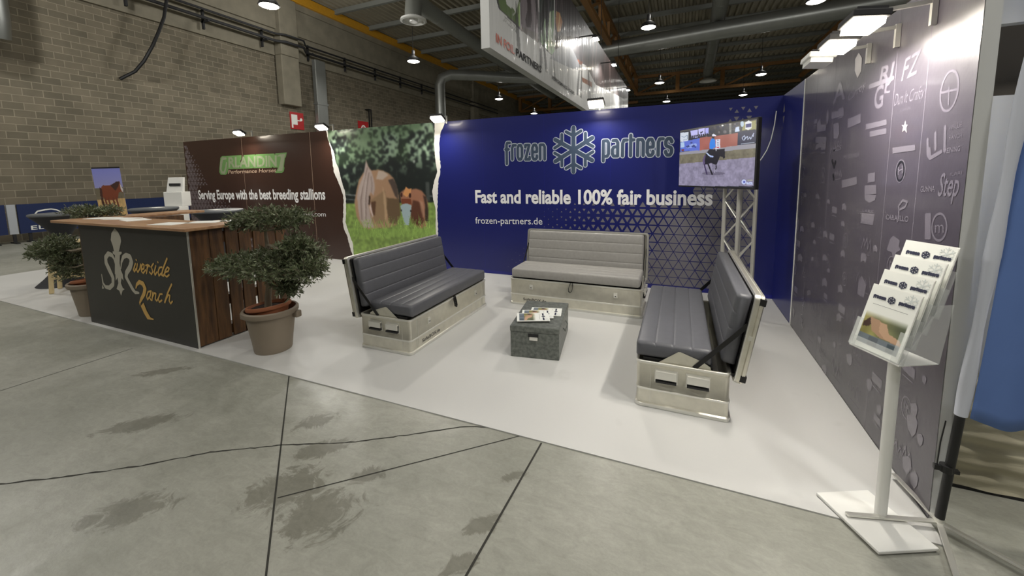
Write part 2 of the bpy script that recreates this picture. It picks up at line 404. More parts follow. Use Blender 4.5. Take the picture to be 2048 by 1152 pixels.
for k, (pts, wd, jit) in enumerate([
        ([G(578, 752), ext(G(578, 752), G(532, 1152), 2.5)], .009, 0.0), ([G(1083, 886), ext(G(1083, 886), G(932, 1152), 2.2)], .011, 0.0),
        ([G(555, 996), G(1040, 872)], .007, 0.0), ([ext(G(265, 697), G(0, 782), 2.0), G(265, 697)], .006, .0),
        ([ext(G(120, 955), G(0, 968), 2.0), G(120, 955), G(280, 932), G(420, 905), G(565, 890), G(700, 885), G(830, 868), G(930, 853), G(985, 855)], .010, .004)]):
    o = strip(pts, wd, jit).obj('floor_joint', M_joint, fl)
# wall_left: blockwork with recess above the ledge, concrete bands
def brick_mat():
    m = bpy.data.materials.new('concrete_block_wall'); m.use_nodes = True; nt = m.node_tree; b = nt.nodes['Principled BSDF']
    tc = nt.nodes.new('ShaderNodeTexCoord'); sp = nt.nodes.new('ShaderNodeSeparateXYZ'); cb = nt.nodes.new('ShaderNodeCombineXYZ')
    nt.links.new(tc.outputs['Object'], sp.inputs[0]); nt.links.new(sp.outputs['Y'], cb.inputs['X']); nt.links.new(sp.outputs['Z'], cb.inputs['Y'])
    br = nt.nodes.new('ShaderNodeTexBrick'); br.inputs['Scale'].default_value = 1; br.inputs['Brick Width'].default_value = .4; br.inputs['Row Height'].default_value = .2
    br.inputs['Mortar Size'].default_value = .011; br.inputs['Color1'].default_value = (*lin((108, 102, 88)), 1); br.inputs['Color2'].default_value = (*lin((128, 120, 104)), 1)
    br.inputs['Mortar'].default_value = (*lin((150, 142, 125)), 1); br.inputs['Bias'].default_value = -.1; br.inputs['Mortar Smooth'].default_value = .25
    nt.links.new(cb.outputs[0], br.inputs['Vector'])
    n = nt.nodes.new('ShaderNodeTexNoise'); n.inputs['Scale'].default_value = 1.6; n.inputs['Detail'].default_value = 7; nt.links.new(tc.outputs['Object'], n.inputs['Vector'])
    r = nt.nodes.new('ShaderNodeValToRGB'); r.color_ramp.elements[0].position = .3; r.color_ramp.elements[1].position = .7
    r.color_ramp.elements[0].color = (.8, .79, .76, 1); r.color_ramp.elements[1].color = (1.05, 1.03, 1, 1); nt.links.new(n.outputs['Fac'], r.inputs['Fac'])
    x = nt.nodes.new('ShaderNodeMix'); x.data_type = 'RGBA'; x.blend_type = 'MULTIPLY'; x.inputs['Factor'].default_value = 1
    nt.links.new(br.outputs['Color'], x.inputs['A']); nt.links.new(r.outputs['Color'], x.inputs['B']); nt.links.new(x.outputs['Result'], b.inputs['Base Color'])
    b.inputs['Roughness'].default_value = .9
    bp = nt.nodes.new('ShaderNodeBump'); bp.inputs['Strength'].default_value = .6; bp.inputs['Distance'].default_value = .01; bp.invert = True
    nt.links.new(br.outputs['Fac'], bp.inputs['Height']); nt.links.new(bp.outputs[0], b.inputs['Normal']); return m
M_brick = brick_mat()
wl = MB().box(XW-.6, -12, 0, XW, 62, 4.93).box(XW-.6, -12, 4.93, XW-.22, 62, 7.1).obj('wall_left', M_brick, kind='structure')
MB().box(XW-.6, -12, 7.1, XW-.12, 62, 7.95).box(XW-.6, -12, 7.95, XW-.02, 62, 8.2).box(XW-.6, -12, 8.2, XW+.1, 62, 9.62).box(XW-.6, -12, 9.35, XW+.2, 62, 9.62).obj('trim_1', M_concrete_w, wl, label='cast concrete bands above the blockwork')
MB().box(-18.2, 62, 0, 22, 62.3, 10.2).obj('wall_back', M_dark, kind='structure')
MB().box(22, -12, 0, 22.3, 62, 10.2).obj('wall_right', M_dark, kind='structure')
MB().box(-18.5, -12.3, 0, 22, -12, 10.2).obj('wall_front', M_dark, kind='structure')
# ceiling: trapezoidal deck, ribs along y
vs, fs = [], []; pitch = .33; x = -18.6; prof = []
while x < 22.4:
    prof += [(x, 10.2), (x+pitch*.36, 10.2), (x+pitch*.5, 10.08), (x+pitch*.86, 10.08)]; x += pitch
for (a, z) in prof: vs += [(a, -12.3, z), (a, 62.3, z)]
fs = [(2*i, 2*i+1, 2*i+3, 2*i+2) for i in range(len(prof)-1)]
ce = MB().add(vs, fs).obj('ceiling', M_deck, kind='structure')
MB().box(-18.6, -12.3, 10.22, 22.4, 62.3, 10.4).obj('roof_cover', M_dark, ce)
y = .6-2.45*5; k = 0
pmb = MB()
while y < 62:
    pmb.box(-18.0, y-.035, 9.86, 22, y+.035, 10.08).box(-18.0, y-.08, 9.84, 22, y+.08, 9.86); y += 2.45
pmb.obj('roof_purlins', M_ductw, ce)
# wall column
colm = MB().box(XW-.1, 7.2, 4.93, XW+.30, 8.1, 7.1).box(XW-.1, 7.2, 7.1, XW+.34, 8.1, 9.6)
colm.obj('trim_2', M_concrete_w, kind='structure', bevel=.03)
MB().box(XW-.1, 25.2, 4.93, XW+.28, 26.1, 9.6).obj('trim_3', M_concrete_w, kind='structure', bevel=.03)
tag(MB().box(XW, -11.5, 9.62, XW+.35, 61, 10.02).obj('eaves_beam', M_yellow, bevel=.02), 'yellow steel beam running along the top of the block wall', 'beam')
# trusses -------------------------------------------------------------
def truss_y(x, y0, y1, label, m=M_orange, z0=8.6, z1=9.84, step=2.45):
    t = thing('roof_truss', label, 'roof truss', (x, y0, z1))
    L = y1-y0
    MB().box(-.13, 0, -.2, .13, L, 0).obj('top_chord', m, t)
    MB().box(-.13, 0, z0-z1-.1, .13, L, z0-z1+.1).obj('bottom_chord', m, t)
    wb = MB(); k = 0; yy = 0
    while yy+step <= L:
        wb.bar((0, yy, z0-z1), (0, yy, -.1), .14); a, c = (z0-z1, -.1) if k % 2 else (-.1, z0-z1)
        wb.bar((0, yy, a), (0, yy+step, c), .11); yy += step; k += 1
    wb.obj('web_bars', m, t); return t
def truss_x(y, x0, x1, label, m=M_orange, z0=8.3, z1=9.84, step=3.3):
    t = thing('cross_truss', label, 'roof truss', (x0, y, z1)); L = x1-x0
    MB().box(0, -.12, -.22, L, .12, 0).obj('top_chord', m, t); MB().box(0, -.12, z0-z1-.1, L, .12, z0-z1+.1).obj('bottom_chord', m, t)
    wb = MB(); k = 0; xx = 0
    while xx+step <= L+.01:
        wb.bar((xx, 0, z0-z1), (xx, 0, -.1), .3); wb.bar((xx, 0, z0-z1), (xx+step, 0, -.1), .12); xx += step; k += 1
    wb.obj('web_bars', m, t); return t
truss_y(-4.9, 9.5, 31, 'orange steel roof truss running lengthwise beside the hanging banner')
truss_y(6.9, 6, 31, 'orange steel roof truss high above the dark logo wall')
truss_x(31, -4.9, 6.9, 'orange steel cross truss far back between the lengthwise trusses')
truss_x(34.9, -17.2, -5.1, 'dim cross truss at far left beyond the hanging banner')
# ducts ----------------------------------------------------------------
def duct(name, pts, r, m, label, ringed=True, n=20):
    t = thing(name, label, 'duct', tuple(pts[0])); o = Vector(pts[0]); q = [Vector(p)-o for p in pts]
    MB().tube(q, r, n).obj('duct_pipe', m, t, smooth=True)
    if ringed:
        rb = MB()
        for a, b in zip(q[:-1], q[1:]):
            L = (b-a).length; d = (b-a).normalized(); s = 1.0
            while s < L-.5: MB().tube([a+d*(s-.02), a+d*(s+.02)], r*1.02, n).obj('joint_band', m, t, smooth=True); s += 2.0
    return t
duct('ventilation_duct', [(-8, 17.9, 8.4), (.35, 16.8, 8.4), (9, 15.8, 8.4)], .42, M_duct, 'wide round silver duct crossing under the roof to the right of the banner')
duct('air_duct', [(.1, 9, 9.2), (.3, 14, 9.2), (.55, 29, 9.2)], .34, M_ductw, 'grey round duct running away from the camera, crossing over the wide silver duct')
dif = thing('air_diffuser', 'round white air outlet at the far end of the grey duct', 'air outlet', (.6, 29.6, 8.9))
MB().tube([(-.05, -.62, .3), (0, -.3, .3), (0, 0, .15), (0, 0, -.2)], .32, 20).obj('neck', M_ductw, dif, smooth=True)
MB().lathe([(.32, -.1), (.6, -.28), (.62, -.34), (.5, -.34), (.45, -.26)], 24).obj('outlet_ring', M_white, dif, smooth=True)
duct('long_duct', [(-11.6, 9.6, 8.9), (-12.0, 17, 8.9), (-12.4, 31, 8.9)], .33, M_ductw, 'long grey duct running away from the white air outlet on the left')
dif = thing('air_diffuser', 'round white air outlet hanging under the roof left of the banner', 'air outlet', (-11.5, 8.62, 8.05))
MB().tube([(-.11, 1.02, .85), (-.05, .4, .85), (0, .05, .7), (0, 0, .3), (0, 0, .1)], .34, 20).obj('elbow', M_ductw, dif, smooth=True)
MB().lathe([(.3, .2), (.36, .05), (.52, .02), (.54, -.06), (.46, -.08), (.4, 0)], 28).obj('outlet_ring', M_white, dif, smooth=True)
MB().lathe([(.0, -.1), (.16, -.1), (.2, .05), (.0, .08)], 20).obj('outlet_core', M_white, dif, smooth=True)
duct('riser_duct', [(-15.4, 16.5, 0), (-15.4, 16.5, 7.3), (-15.3, 16.6, 7.75), (-14.9, 17.0, 8.02), (-13.6, 18.2, 8.08), (-12.2, 19.6, 8.1), (-9, 22, 8.1)], .33, M_duct, 'shiny silver riser duct bending over behind the horse picture wall', True, 24)
duct('corner_duct', [(-17.2, -1.3, 9.6), (-17.2, -1.3, 5.7), (-17.3, -1.3, 5.3)], .45, M_duct, 'silver duct hanging at the far left edge of the hall')
t = thing('downpipe', 'flat silver downpipe on the block wall beside the concrete column', 'downpipe', (-17.35, 8.95, 0))
MB().box(-.12, -.3, 0, .12, .3, 7.2).obj('pipe', M_duct, t, bevel=.03)
MB().box(-.14, -.32, 5.1, .14, .32, 5.2).obj('bracket', M_duct, t)
t = thing('service_pipes', 'dark service pipes on brackets along the concrete band', 'pipes', (XW, 0, 7.6))
for k, (dz, dx, r) in enumerate([(0, .3, .06), (.3, .32, .045)]):
    MB().tube([(dx, -.3, dz), (dx, 7.0, dz), (dx+.25, 7.3, dz), (dx+.25, 8.2, dz), (dx, 8.5, dz-.1), (dx, 30, dz-.1)], r, 8).obj('pipe', M_rubber, t, smooth=True)
for k in range(3, 12): MB().box(-.02, -.0+k*2.3-5, -.12, .4, .06+k*2.3-5, -.05).box(.0, k*2.3-5, -.35, .1, .06+k*2.3-5, .35).obj('pipe_bracket', M_rubber, t)
cb = [at(335, -30, 0, -17.4), at(333, 0, 0, -17.4), at(328, 35, 0, -17.4), at(318, 62, 0, -17.4), at(305, 92, 0, -17.4), at(288, 122, 0, -17.5), at(270, 143, 0, -17.75), at(240, 158, 0, -17.86)]
tag(MB().tube(cb, .05, 8).obj('hanging_cable', M_black, smooth=True), 'thick black cable hanging in a curve down the block wall', 'cable')
# hall lamps -----------------------------------------------------------
def hall_lamp(x, y, z, label, group, W=HALL_LAMP_W, r=.24):
    t = thing('hall_lamp', label, 'lamp', (x, y, z), 0, group)
    MB().lathe([(r, 0), (r*1.03, .02), (r*.8, .16), (r*.35, .24), (.07, .26), (.07, .5), (.0, .5)], 20).obj('reflector', M_rubber, t, smooth=True)
    MB().lathe([(.0, -.05), (r*.6, -.04), (r*.93, .0), (r*.93, .005)], 20).obj('glass', M_hlamp, t, smooth=True)
    MB().tube([(0, 0, .5), (0, 0, 10.15-z)], .012, 6).obj('hanger', M_rubber, t)
    L = bpy.data.lights.new('hall_light', 'SPOT'); L.energy = W; L.spot_size = math.radians(176); L.spot_blend = .5; L.shadow_soft_size = .2; L.color = (1, .985, .945)
    lo = bpy.data.objects.new('hall_light', L); col.objects.link(lo); lo.parent = t; lo.location = (0, 0, -.08)
    U_ = bpy.data.lights.new('roof_fill_light', 'POINT'); U_.energy = W*.022; U_.shadow_soft_size = .1; U_.color = (1, .97, .9)  # weak light added above the reflector to brighten the roof
    uo = bpy.data.objects.new('roof_fill_light', U_); col.objects.link(uo); uo.parent = t; uo.location = (.12, 0, .42)
    return t
HL = [(538, 12, 7.0, 'leftmost high hall lamp in front of the concrete column'), (827, 123, 7.0, 'high hall lamp beside the bent riser duct'),
      (998, 198, 7.0, 'far hall lamp left of the hanging banner'), (1068, 227, 7.0, 'farthest hall lamp just above the blue wall left of the banner'),
      (1297, 55, 7.4, 'high hall lamp in front of the wide silver duct'), (1632, 3, 7.4, 'high hall lamp at the top edge above the right end of the silver duct'),
      (1319, 166, 7.4, 'hall lamp at the left end of the orange cross truss'), (1522, 149, 7.4, 'hall lamp at the right end of the orange cross truss'),
      (1486, 190, 7.4, 'small far hall lamp low above the blue wall, right of the truss posts'), (1333, 203, 7.4, 'small far hall lamp low above the blue wall, left of the truss posts')]
for (px, py, z, lb) in HL:
    p = at(px, py, 2, z); hall_lamp(p.x, p.y, p.z, lb, 'high bay lamps under the hall roof', r=.30)
for (x, y, k_) in [(-13.5, -3.5, 1.5), (-14, -9, 1.1), (-2.5, -2.5, .35), (3, -3, .4), (-8, -8, .8), (5, -9, .9), (-2, -9, .9), (9, 6, .5), (-14, 6, .6), (2.2, -5.6, 1.0)]:
    L = bpy.data.lights.new('hall_light', 'POINT'); L.energy = HALL_LAMP_W*k_; L.shadow_soft_size = .3; L.color = (1, .985, .945)  # unseen lights without fixtures, added to fill block wall, booth and roof
    lo = bpy.data.objects.new('hall_light', L); col.objects.link(lo); lo.location = (x, y, 7.6)
# low sponsor barriers by the wall ---------------------------------------
M_navy = mat('navy_banner', (24, 40, 84), rough=.5, noise=.06); M_lav = mat('pale_banner', (176, 180, 186), rough=.5)
def barrier(y0, y1, m, label, txt=None):
    t = thing('barrier_board', label, 'advertising board', (-17.3, y0, 0), 0, None)
    MB().box(-.03, 0.005, .25, .03, y1-y0-.005, 1.03).obj('board', m, t)
    for yy in ((.15, y1-y0-.25) if y1-y0 > 1 else (.05,)): MB().box(-.02, yy, 0, .02, yy+.06, .25).box(-.2, yy, 0, .2, yy+.06, .03).obj('foot', M_rubber, t)
    if txt:
        pl = Plane((.034, 0, 0), (0, 1, 0)); a = Art(pl, 0.0)
        a.text(txt, .20, 1.35, .33, .11, .01); a.obj('lettering', M_paper, t, label='white lettering')
        a = Art(pl, 0.0)
        q = [(.28, .72), (.36, .82), (.5, .85), (.62, .86), (.72, .83), (.80, .77)]; a.stroke(q, [.02, .035, .04, .03, .035, .02]); a.obj('emblem', M_paper, t, label='white emblem')
    return t
barrier(-6.5, -1.40, M_navy, 'navy barrier board at the far left edge of the picture')
barrier(-1.38, -1.22, M_lav, 'narrow pale grey barrier board between two navy boards')
barrier(-1.20, 2.6, M_navy, 'navy barrier board with white letters behind the dark round table', 'ELEMENT')
barrier(2.62, 7.4, M_navy, 'navy barrier board half hidden behind the white leaflet stand and brown wall')
# safety signs
def sign(px, py, w_, h_, label, kind):
    p = at(px, py, 0, XW+.02); t = thing('safety_sign', label, 'sign', p)
    MB().box(-.015, -w_/2, -h_/2, .01, w_/2, h_/2).obj('plate', M_red, t)
    pl = Plane((.013, 0, 0), (0, 1, 0)); a = Art(pl, 0)
    if kind == 0:
        a.poly([(-.30, .28), (.02, .28), (.02, -.18), (-.22, -.18), (-.22, -.34), (-.30, -.34)]); a.stroke([(.02, .02), (.2, .02)], .04); a.disc((.22, .08), .07)
    else:
        a.ring((0, -.02), .2, .24, .08); a.disc((0, .0), .08)
    a.obj('pictogram', M_paper, t, label='white pictogram'); return t
sign(594, 242, .72, .78, 'red fire sign with white pictogram under the concrete column', 0)
sign(727, 258, .8, .85, 'red fire sign just above the horse picture wall', 1)
t = MB().box(-.02, -.12, 0, .02, -.06, 1.2).box(-.02, .06, 0, .02, .12, 1.2).box(-.3, -.12, 1.2, .02, .12, 1.25).obj('sign_bracket', M_black)
t.location = at(742, 262, 0, XW+.05); tag(t, 'black bracket beside the red sign above the horse picture', 'bracket')

# ============================================================== CARPET AND PARTITION WALLS
def carpet_mat():
    m = mat('white_event_carpet', (194, 194, 192), rough=.5, rgb2=(174, 174, 171), nscale=2.4, thresh=(.66, .82), bump=.05, bscale=200)
    return m
tag(MB().box(-11.93, -3.615, .0005, -.004, -.004, .007).obj('booth_carpet', carpet_mat()), 'large white event carpet covering the booth floor', 'carpet')
M_blue = mat('blue_print', (22, 29, 98), rough=.36, noise=.03, nscale=2, coat=.15)
M_blue_d = mat('deep_blue_band', (26, 30, 120), rough=.36)
M_brown = mat('brown_print', (56, 35, 27), rough=.34, noise=.04, nscale=2, coat=.15)
M_tri = mat('grey_triangle_print', (112, 110, 116), rough=.4)
M_tri_b = mat('violet_grey_triangle_print', (104, 94, 96), rough=.4)
M_tri_bg = mat('dark_slate_print', (40, 32, 40), rough=.4)
M_letter = mat('white_lettering', (232, 232, 232), rough=.4)
M_line = mat('pale_outline', (176, 184, 196), rough=.4)
M_inner = mat('slate_blue_infill', (58, 72, 92), rough=.4)
M_tear = mat('torn_paper_white', (226, 224, 218), rough=.6)
BW = Plane((0, -.0, 0), (1, 0, 0))          # back wall face, y = 0
def bp(x, y): return BW.px(x, y)
tearL_out = [(652, 262), (656, 279), (662.5, 298), (665.6, 329), (668, 345), (675, 360.6), (680.5, 373), (686, 389), (687.5, 400), (686.7, 422), (686, 446), (687, 453), (691, 465), (694.5, 472), (696.7, 481), (700, 494), (705, 509), (705.5, 521.5)]
tearL_in = [(656, 267), (656.5, 279), (663, 293), (669, 307.5), (671, 321.5), (677, 335.6), (681, 353), (685, 367), (690, 382.5), (692, 400), (692, 430), (691, 444), (696, 459), (701, 474), (705.5, 486), (707, 500), (708, 511), (708.5, 521.8)]
tearR_in = [(869.5, 252), (869, 267), (868.4, 290), (871, 320), (874.5, 343.4), (868, 363.8), (864.4, 384), (866.4, 399.7), (870.7, 414.7), (871.5, 434), (872, 472), (872.5, 500), (873, 537.5)]
tearR_out = [(890.6, 243.4), (881, 267), (879, 282.5), (879, 307.5), (881, 329), (880.5, 345), (877, 360.6), (875.8, 384), (875, 399.7), (875, 434), (876, 450), (876, 472), (876, 500), (876.5, 538)]
def jag(pts, amp):
    out = []
    for a, b in zip(pts[:-1], pts[1:]):
        n = max(2, int(math.hypot(b[0]-a[0], b[1]-a[1])/3))
        for k in range(n): t = k/n; out.append((a[0]+(b[0]-a[0])*t+(random.uniform(-amp, amp) if k else 0), a[1]+(b[1]-a[1])*t))
    out.append(pts[-1]); return out
LO, LI, RI, RO = [[bp(*p) for p in jag(q, a)] for q, a in ((tearL_out, .6), (tearL_in, .5), (tearR_in, .4), (tearR_out, .7))]
LO = [(u, min(max(v, .0), 2.5)) for u, v in LO]; LI = [(u, min(max(v, .0), 2.5)) for u, v in LI]
RI = [(u, min(max(v, .0), 2.5)) for u, v in RI]; RO = [(u, min(max(v, .0), 2.5)) for u, v in RO]
for q in (LO, LI, RI, RO): q[0] = (q[0][0], 2.5); q[-1] = (q[-1][0], .008)
XA, XB = -7.40, -4.80
def wall_thing(name, x0, x1, label):
    t = thing(name, label, 'partition wall', (0, 0, 0))
    MB().box(x0, .002, 0, x1, .05, 2.5).obj('wall_board', M_wpaint, t); return t
wB = wall_thing('partition_wall', -11.93, XA, 'brown printed partition wall with the stallion slogan at the left')
wH = wall_thing('partition_wall', XA+.002, XB-.002, 'partition wall printed with grazing horses and torn white paper edges')
wF = wall_thing('partition_wall', XB, 0.0, 'wide blue partition wall with snowflake logo behind the benches')
# brown print
Art(BW, .0015).poly([(-11.93, .008), (-11.93, 2.5)] + LO).obj('brown_print', M_brown, wB)
Art(BW, .0018).poly(LO + LI[::-1]).obj('torn_edge', M_tear, wB, label='torn white paper edge')
# triangles on brown
a = Art(BW, .0024); bg = Art(BW, .0020); H_ = .105; S_ = .121
def tri(art, cx, cz, s, up):
    h = s*.866
    if up: art.poly([(cx-s/2, cz-h/3), (cx+s/2, cz-h/3), (cx, cz+2*h/3)])
    else: art.poly([(cx-s/2, cz+h/3), (cx+s/2, cz+h/3), (cx, cz-2*h/3)])
for r in range(22):
    z0 = .10+r*H_
    for k in range(70):
        up = (r+k) % 2 == 0; cx = -11.86+k*S_/2; cz = z0+(H_/3 if up else 2*H_/3)
        f = 1.0 - (cx+11.9)/(0.55+2.9*max(0, 1.45-cz)/1.45*1.3 + .0) if cz < 1.5 else 1.0-(cx+11.9)/max(.08, .9-(cz-1.5)*.85)
        if cz > 1.12 and cz < 1.42 and cx > -11.55: continue
        if f < .12: continue
        tri(a, cx, cz, S_*min(.86, .25+f*.9), up)
a.obj('triangle_pattern', M_tri_b, wB)
Art(BW, .0030).pxtext('Serving Europe with the best breeding stallions', (398, 398), (651, 398.5), 17.5, .028).obj('slogan_lettering', M_letter, wB, label='white slogan lettering')
Art(BW, .0030).pxtext('www.orlandiniqh.com', (540, 431), (652, 433), 8.5, .0).obj('web_address', M_letter, wB, label='white web address')
M_og = mat('pale_green_logo', (104, 142, 84), rough=.35); M_og2 = mat('grey_green_logo', (142, 150, 122), rough=.35); M_tan = mat('tan_lettering', (186, 160, 138), rough=.4)
o1 = (430, 295); s1 = 13.65
lg = Art(BW, .0030); lg.pxpoly([(150, 290), (170, 255), (210, 232), (300, 232), (730, 208), (725, 310), (700, 350), (700, 405), (768, 402), (795, 290), (780, 206), (1095, 188), (1100, 215), (1120, 188), (1615, 165), (1640, 200), (1655, 158), (1965, 135), (1940, 260), (1915, 290), (1885, 520), (1900, 560), (1880, 650), (1830, 695), (1640, 698), (1700, 600), (1722, 548), (1600, 550), (1580, 520), (1560, 552), (1060, 566), (1045, 545), (1030, 567), (370, 595), (345, 690), (330, 722), (290, 745), (160, 742), (120, 670), (125, 560)], o1, s1)
lg.obj('logo_shape', M_og, wB, label='light green logo shape')
lg = Art(BW, .0036)
lg.pxstroke([(300, 300, 60), (210, 300, 80), (175, 420, 90), (160, 580, 80), (190, 680, 70), (260, 690, 70), (300, 560, 60), (320, 420, 50)], None, o1, s1)
lg.pxtext('RLANDIN', (430+375/s1, 295+540/s1), (430+1690/s1, 295+510/s1), 20, .03, .10)
lg.pxpoly([(1770, 190), (1930, 178), (1905, 250), (1870, 480), (1860, 560), (1840, 640), (1710, 650), (1760, 520), (1800, 300), (1790, 240), (1690, 248)], o1, s1)
lg.obj('logo_letters', M_og2, wB, label='grey green logo letters')
lg = Art(BW, .0042); lg.pxstroke([(262, 430, 16), (240, 520, 22), (235, 590, 16)], None, o1, s1)
for x_ in (480, 640, 905, 1050, 1170, 1300, 1400, 1500): lg.pxstroke([(x_, 250, 9), (x_-25, 520, 9)], None, o1, s1)
lg.obj('logo_lines', M_og, wB, label='green lines between the logo letters')
Art(BW, .0036).pxtext('Performance Horses', (456.5, 347.5), (552, 344), 7, .012, .35).obj('logo_script', M_tan, wB, label='tan script under the logo')
# horse picture
u0, u1 = min(p[0] for p in LI)-.02, max(p[0] for p in RO)+.02
def hmp(x, y):
    u, v = bp(x, y); return ((u-u0)/(u1-u0), 1-v/2.5)
P = Paint(300, 300, (26, 33, 32), hmp)
n1 = vnoise(300, 300, 34, 3)*.6+vnoise(300, 300, 70, 4)*.4; top = np.clip(1-(P.Y-.08)/.30, 0, 1)
left = np.clip(1-(P.X-.0)/.42, 0, 1)*np.clip(1-(P.Y-.3)/.28, 0, 1); zone = np.maximum(top, left*.9)
mk = np.clip((n1-(.60-.2*zone))*7, 0, 1)*np.clip(zone*1.6, 0, 1)
P.a = P.a*(1-mk[..., None]) + np.stack([118+40*n1, 142+40*n1, 124+30*n1], -1)*mk[..., None]
mk = np.clip((vnoise(300, 300, 9, 9)-.5)*3, 0, 1)*zone*.5; P.a = P.a*(1-mk[..., None])+np.array([64, 92, 52.])*mk[..., None]
P.blur(3)
P.line([(690, 389), (714, 391)], 2.2, (130, 136, 138)); P.line([(690, 398), (712, 400)], 1.5, (120, 128, 130)); P.poly([(851, 364), (859, 364), (860, 402), (853, 402)], (66, 72, 70)); P.ell(828, 323, 2.4, 3.2, (150, 160, 150)); P.line([(860, 392), (880, 393)], 2, (130, 138, 140))
gm = P.mask([(640, 408), (900, 404), (900, 560), (640, 560)]); P.put(gm, (126, 152, 78)); 
g1 = vnoise(300, 300, 60, 5); st = np.random.default_rng(3).random((40, 300)); st = np.repeat(st, 8, 0)[:300]
P.a = np.where(gm[..., None], P.a*(.82+.36*g1[..., None])*(.9+.2*st[..., None])+np.array([10, 14, 0.])*np.clip((P.Y-.8)*3, 0, 1)[..., None], P.a)
mare = [(732, 319), (737, 333), (743, 341), (757, 339), (766, 341), (778, 347), (787, 356), (794, 372), (799, 400), (801, 430), (795, 449), (776, 456), (757, 456), (740, 459), (724, 455), (713, 432), (709, 405), (713, 380), (718, 360), (725, 348), (733, 338)]
P.poly(mare, (168, 134, 106)); mm = P.mask(mare)
P.poly([(757, 341), (768, 343), (777, 350), (765, 360), (752, 358)], (190, 172, 158)); P.poly([(776, 360), (786, 357), (794, 372), (797, 400), (790, 392), (782, 372)], (78, 66, 60))
P.poly([(768, 395), (799, 398), (801, 430), (795, 448), (778, 446), (774, 420)], (104, 84, 62)); P.poly([(742, 400), (770, 380), (774, 400), (773, 425), (768, 445), (752, 448), (744, 430)], (146, 120, 92)); P.poly([(742, 404), (752, 402), (750, 430), (742, 432)], (92, 64, 46))
P.poly([(765, 372), (771, 390), (775, 430), (770, 446), (768, 410)], (196, 166, 132), .7); P.poly([(736, 390), (741, 392), (740, 410), (733, 408)], (50, 34, 28))
mane = [(732, 320), (736, 333), (743, 343), (748, 360), (750, 376), (747, 392), (742, 384), (738, 392), (737, 410), (741, 430), (748, 455), (728, 456), (720, 440), (716, 415), (714, 392), (718, 372), (727, 350)]
P.poly(mane, (176, 160, 154)); P.line([(735, 335), (726, 370), (722, 400), (724, 440)], 1.6, (122, 104, 98)); P.line([(738, 345), (734, 372), (732, 395), (732, 440)], 1.4, (120, 104, 100)); P.line([(742, 352), (744, 370), (743, 384)], 1.4, (134, 118, 112)); P.line([(730, 350), (720, 392)], 1.2, (206, 192, 186)); P.line([(733, 362), (728, 402), (730, 452)], 1.2, (204, 192, 186))
P.poly([(741, 405), (744, 420), (747, 433), (744, 434), (739, 415)], (216, 196, 190))
foal = [(800, 386), (807, 380), (814, 376), (822, 379), (832, 377), (843, 381), (851, 391), (856, 405), (857, 432), (853, 453), (843, 456), (828, 450), (822, 436), (820, 420), (806, 412), (801, 400)]
P.poly(foal, (160, 112, 88)); P.poly([(826, 400), (840, 404), (846, 420), (848, 445), (838, 453), (824, 446), (821, 425)], (92, 56, 42)); P.poly([(846, 390), (852, 394), (857, 420), (856, 446), (850, 440), (850, 410)], (62, 46, 40)); P.poly([(838, 400), (846, 404), (850, 430), (846, 436), (842, 420)], (180, 140, 116), .7)
P.blur(4)
P.poly([(812, 373), (816, 378), (823, 377), (820, 392), (812, 394), (806, 388)], (210, 150, 96)); P.ell(803, 390, 2.2, 4.5, (66, 36, 30)); P.ell(820, 391, 2.4, 5, (60, 34, 30)); P.poly([(803, 398), (822, 398), (823, 408), (803, 410)], (120, 64, 42))
P.poly([(801, 412), (806, 407.5), (816, 407.5), (823, 411), (822, 424), (819.5, 438), (818, 450), (808, 450), (806, 436), (803, 424)], (160, 180, 186)); P.ell(802.6, 421, 1.4, 2, (50, 40, 44)); P.ell(821.5, 422, 1.6, 2.2, (50, 40, 44))
P.blur(1)
gr = np.random.default_rng(11)
for k in range(240):
    x_ = gr.uniform(706, 866); y_ = gr.uniform(446, 478); h_ = gr.uniform(8, 24); dx = gr.uniform(-9, 7); c_ = gr.uniform(.75, 1.25)
    P.poly([(x_-.7, y_), (x_+.7, y_), (x_+dx, y_-h_)], (138*c_, 168*c_, 86*c_), .8)
P.poly([(700, 458), (870, 458), (870, 474), (700, 474)], (138, 172, 84), .35)
me = P.mesh('horse_picture', lambda u, v: (u0+(u1-u0)*u, -.0006, 2.5*(1-v)))
# trim to torn outline: cover strips carry the tear, the picture stops at their middle
link('horse_picture', me, attr_mat('horse_photo_print', .4, coat=.1), wH, label='photo print of a mare and foal grazing')
Art(BW, .0012).poly(RI + RO[::-1]).obj('torn_edge', M_tear, wH, label='torn white paper edge')
# blue print
Art(BW, .0015).poly(RO[::-1] + [(0, 2.5), (0, .008)][::1]).obj('blue_print', M_blue, wF)
Art(BW, .0020).poly([(-4.78, .008), (-4.78, .0575), (0, .0575), (0, .008)]).obj('skirting_band', M_blue_d, wF)
a = Art(BW, .0022); H_ = .118; S_ = .1362
for r in range(22):
    z0 = .065+r*H_
    if z0 > 2.42: break
    for k in range(-2, 66):
        up = (r+k) % 2 == 0; cx = -.28-k*S_/2; cz = z0+(H_/3 if up else 2*H_/3)
        sx = .14+(cx+2.95)*.40+(.9-cz)*.28; s = min(.90, sx)
        if cx > -.95: s = min(.9, .92-(max(0, cz-1.75))*.95+(cx+.5)*.15)
        elif cz > 1.17: continue
        if cx < -.62 and cz > 1.95: continue
        if s < .07 or cx > -.235: continue
        tri(a, cx, cz, S_*s, up)
a.obj('triangle_pattern', M_tri, wF)
Art(BW, .0028).pxtext('Fast and reliable 100% fair business', (951, 405.2), (1425, 410), 25, .03).obj('slogan_lettering', M_letter, wF, label='bold white slogan lettering')
Art(BW, .0028).pxtext('frozen-partners.de', (951, 447), (1085, 449), 12.5, .0).obj('web_address', M_letter, wF, label='white web address')
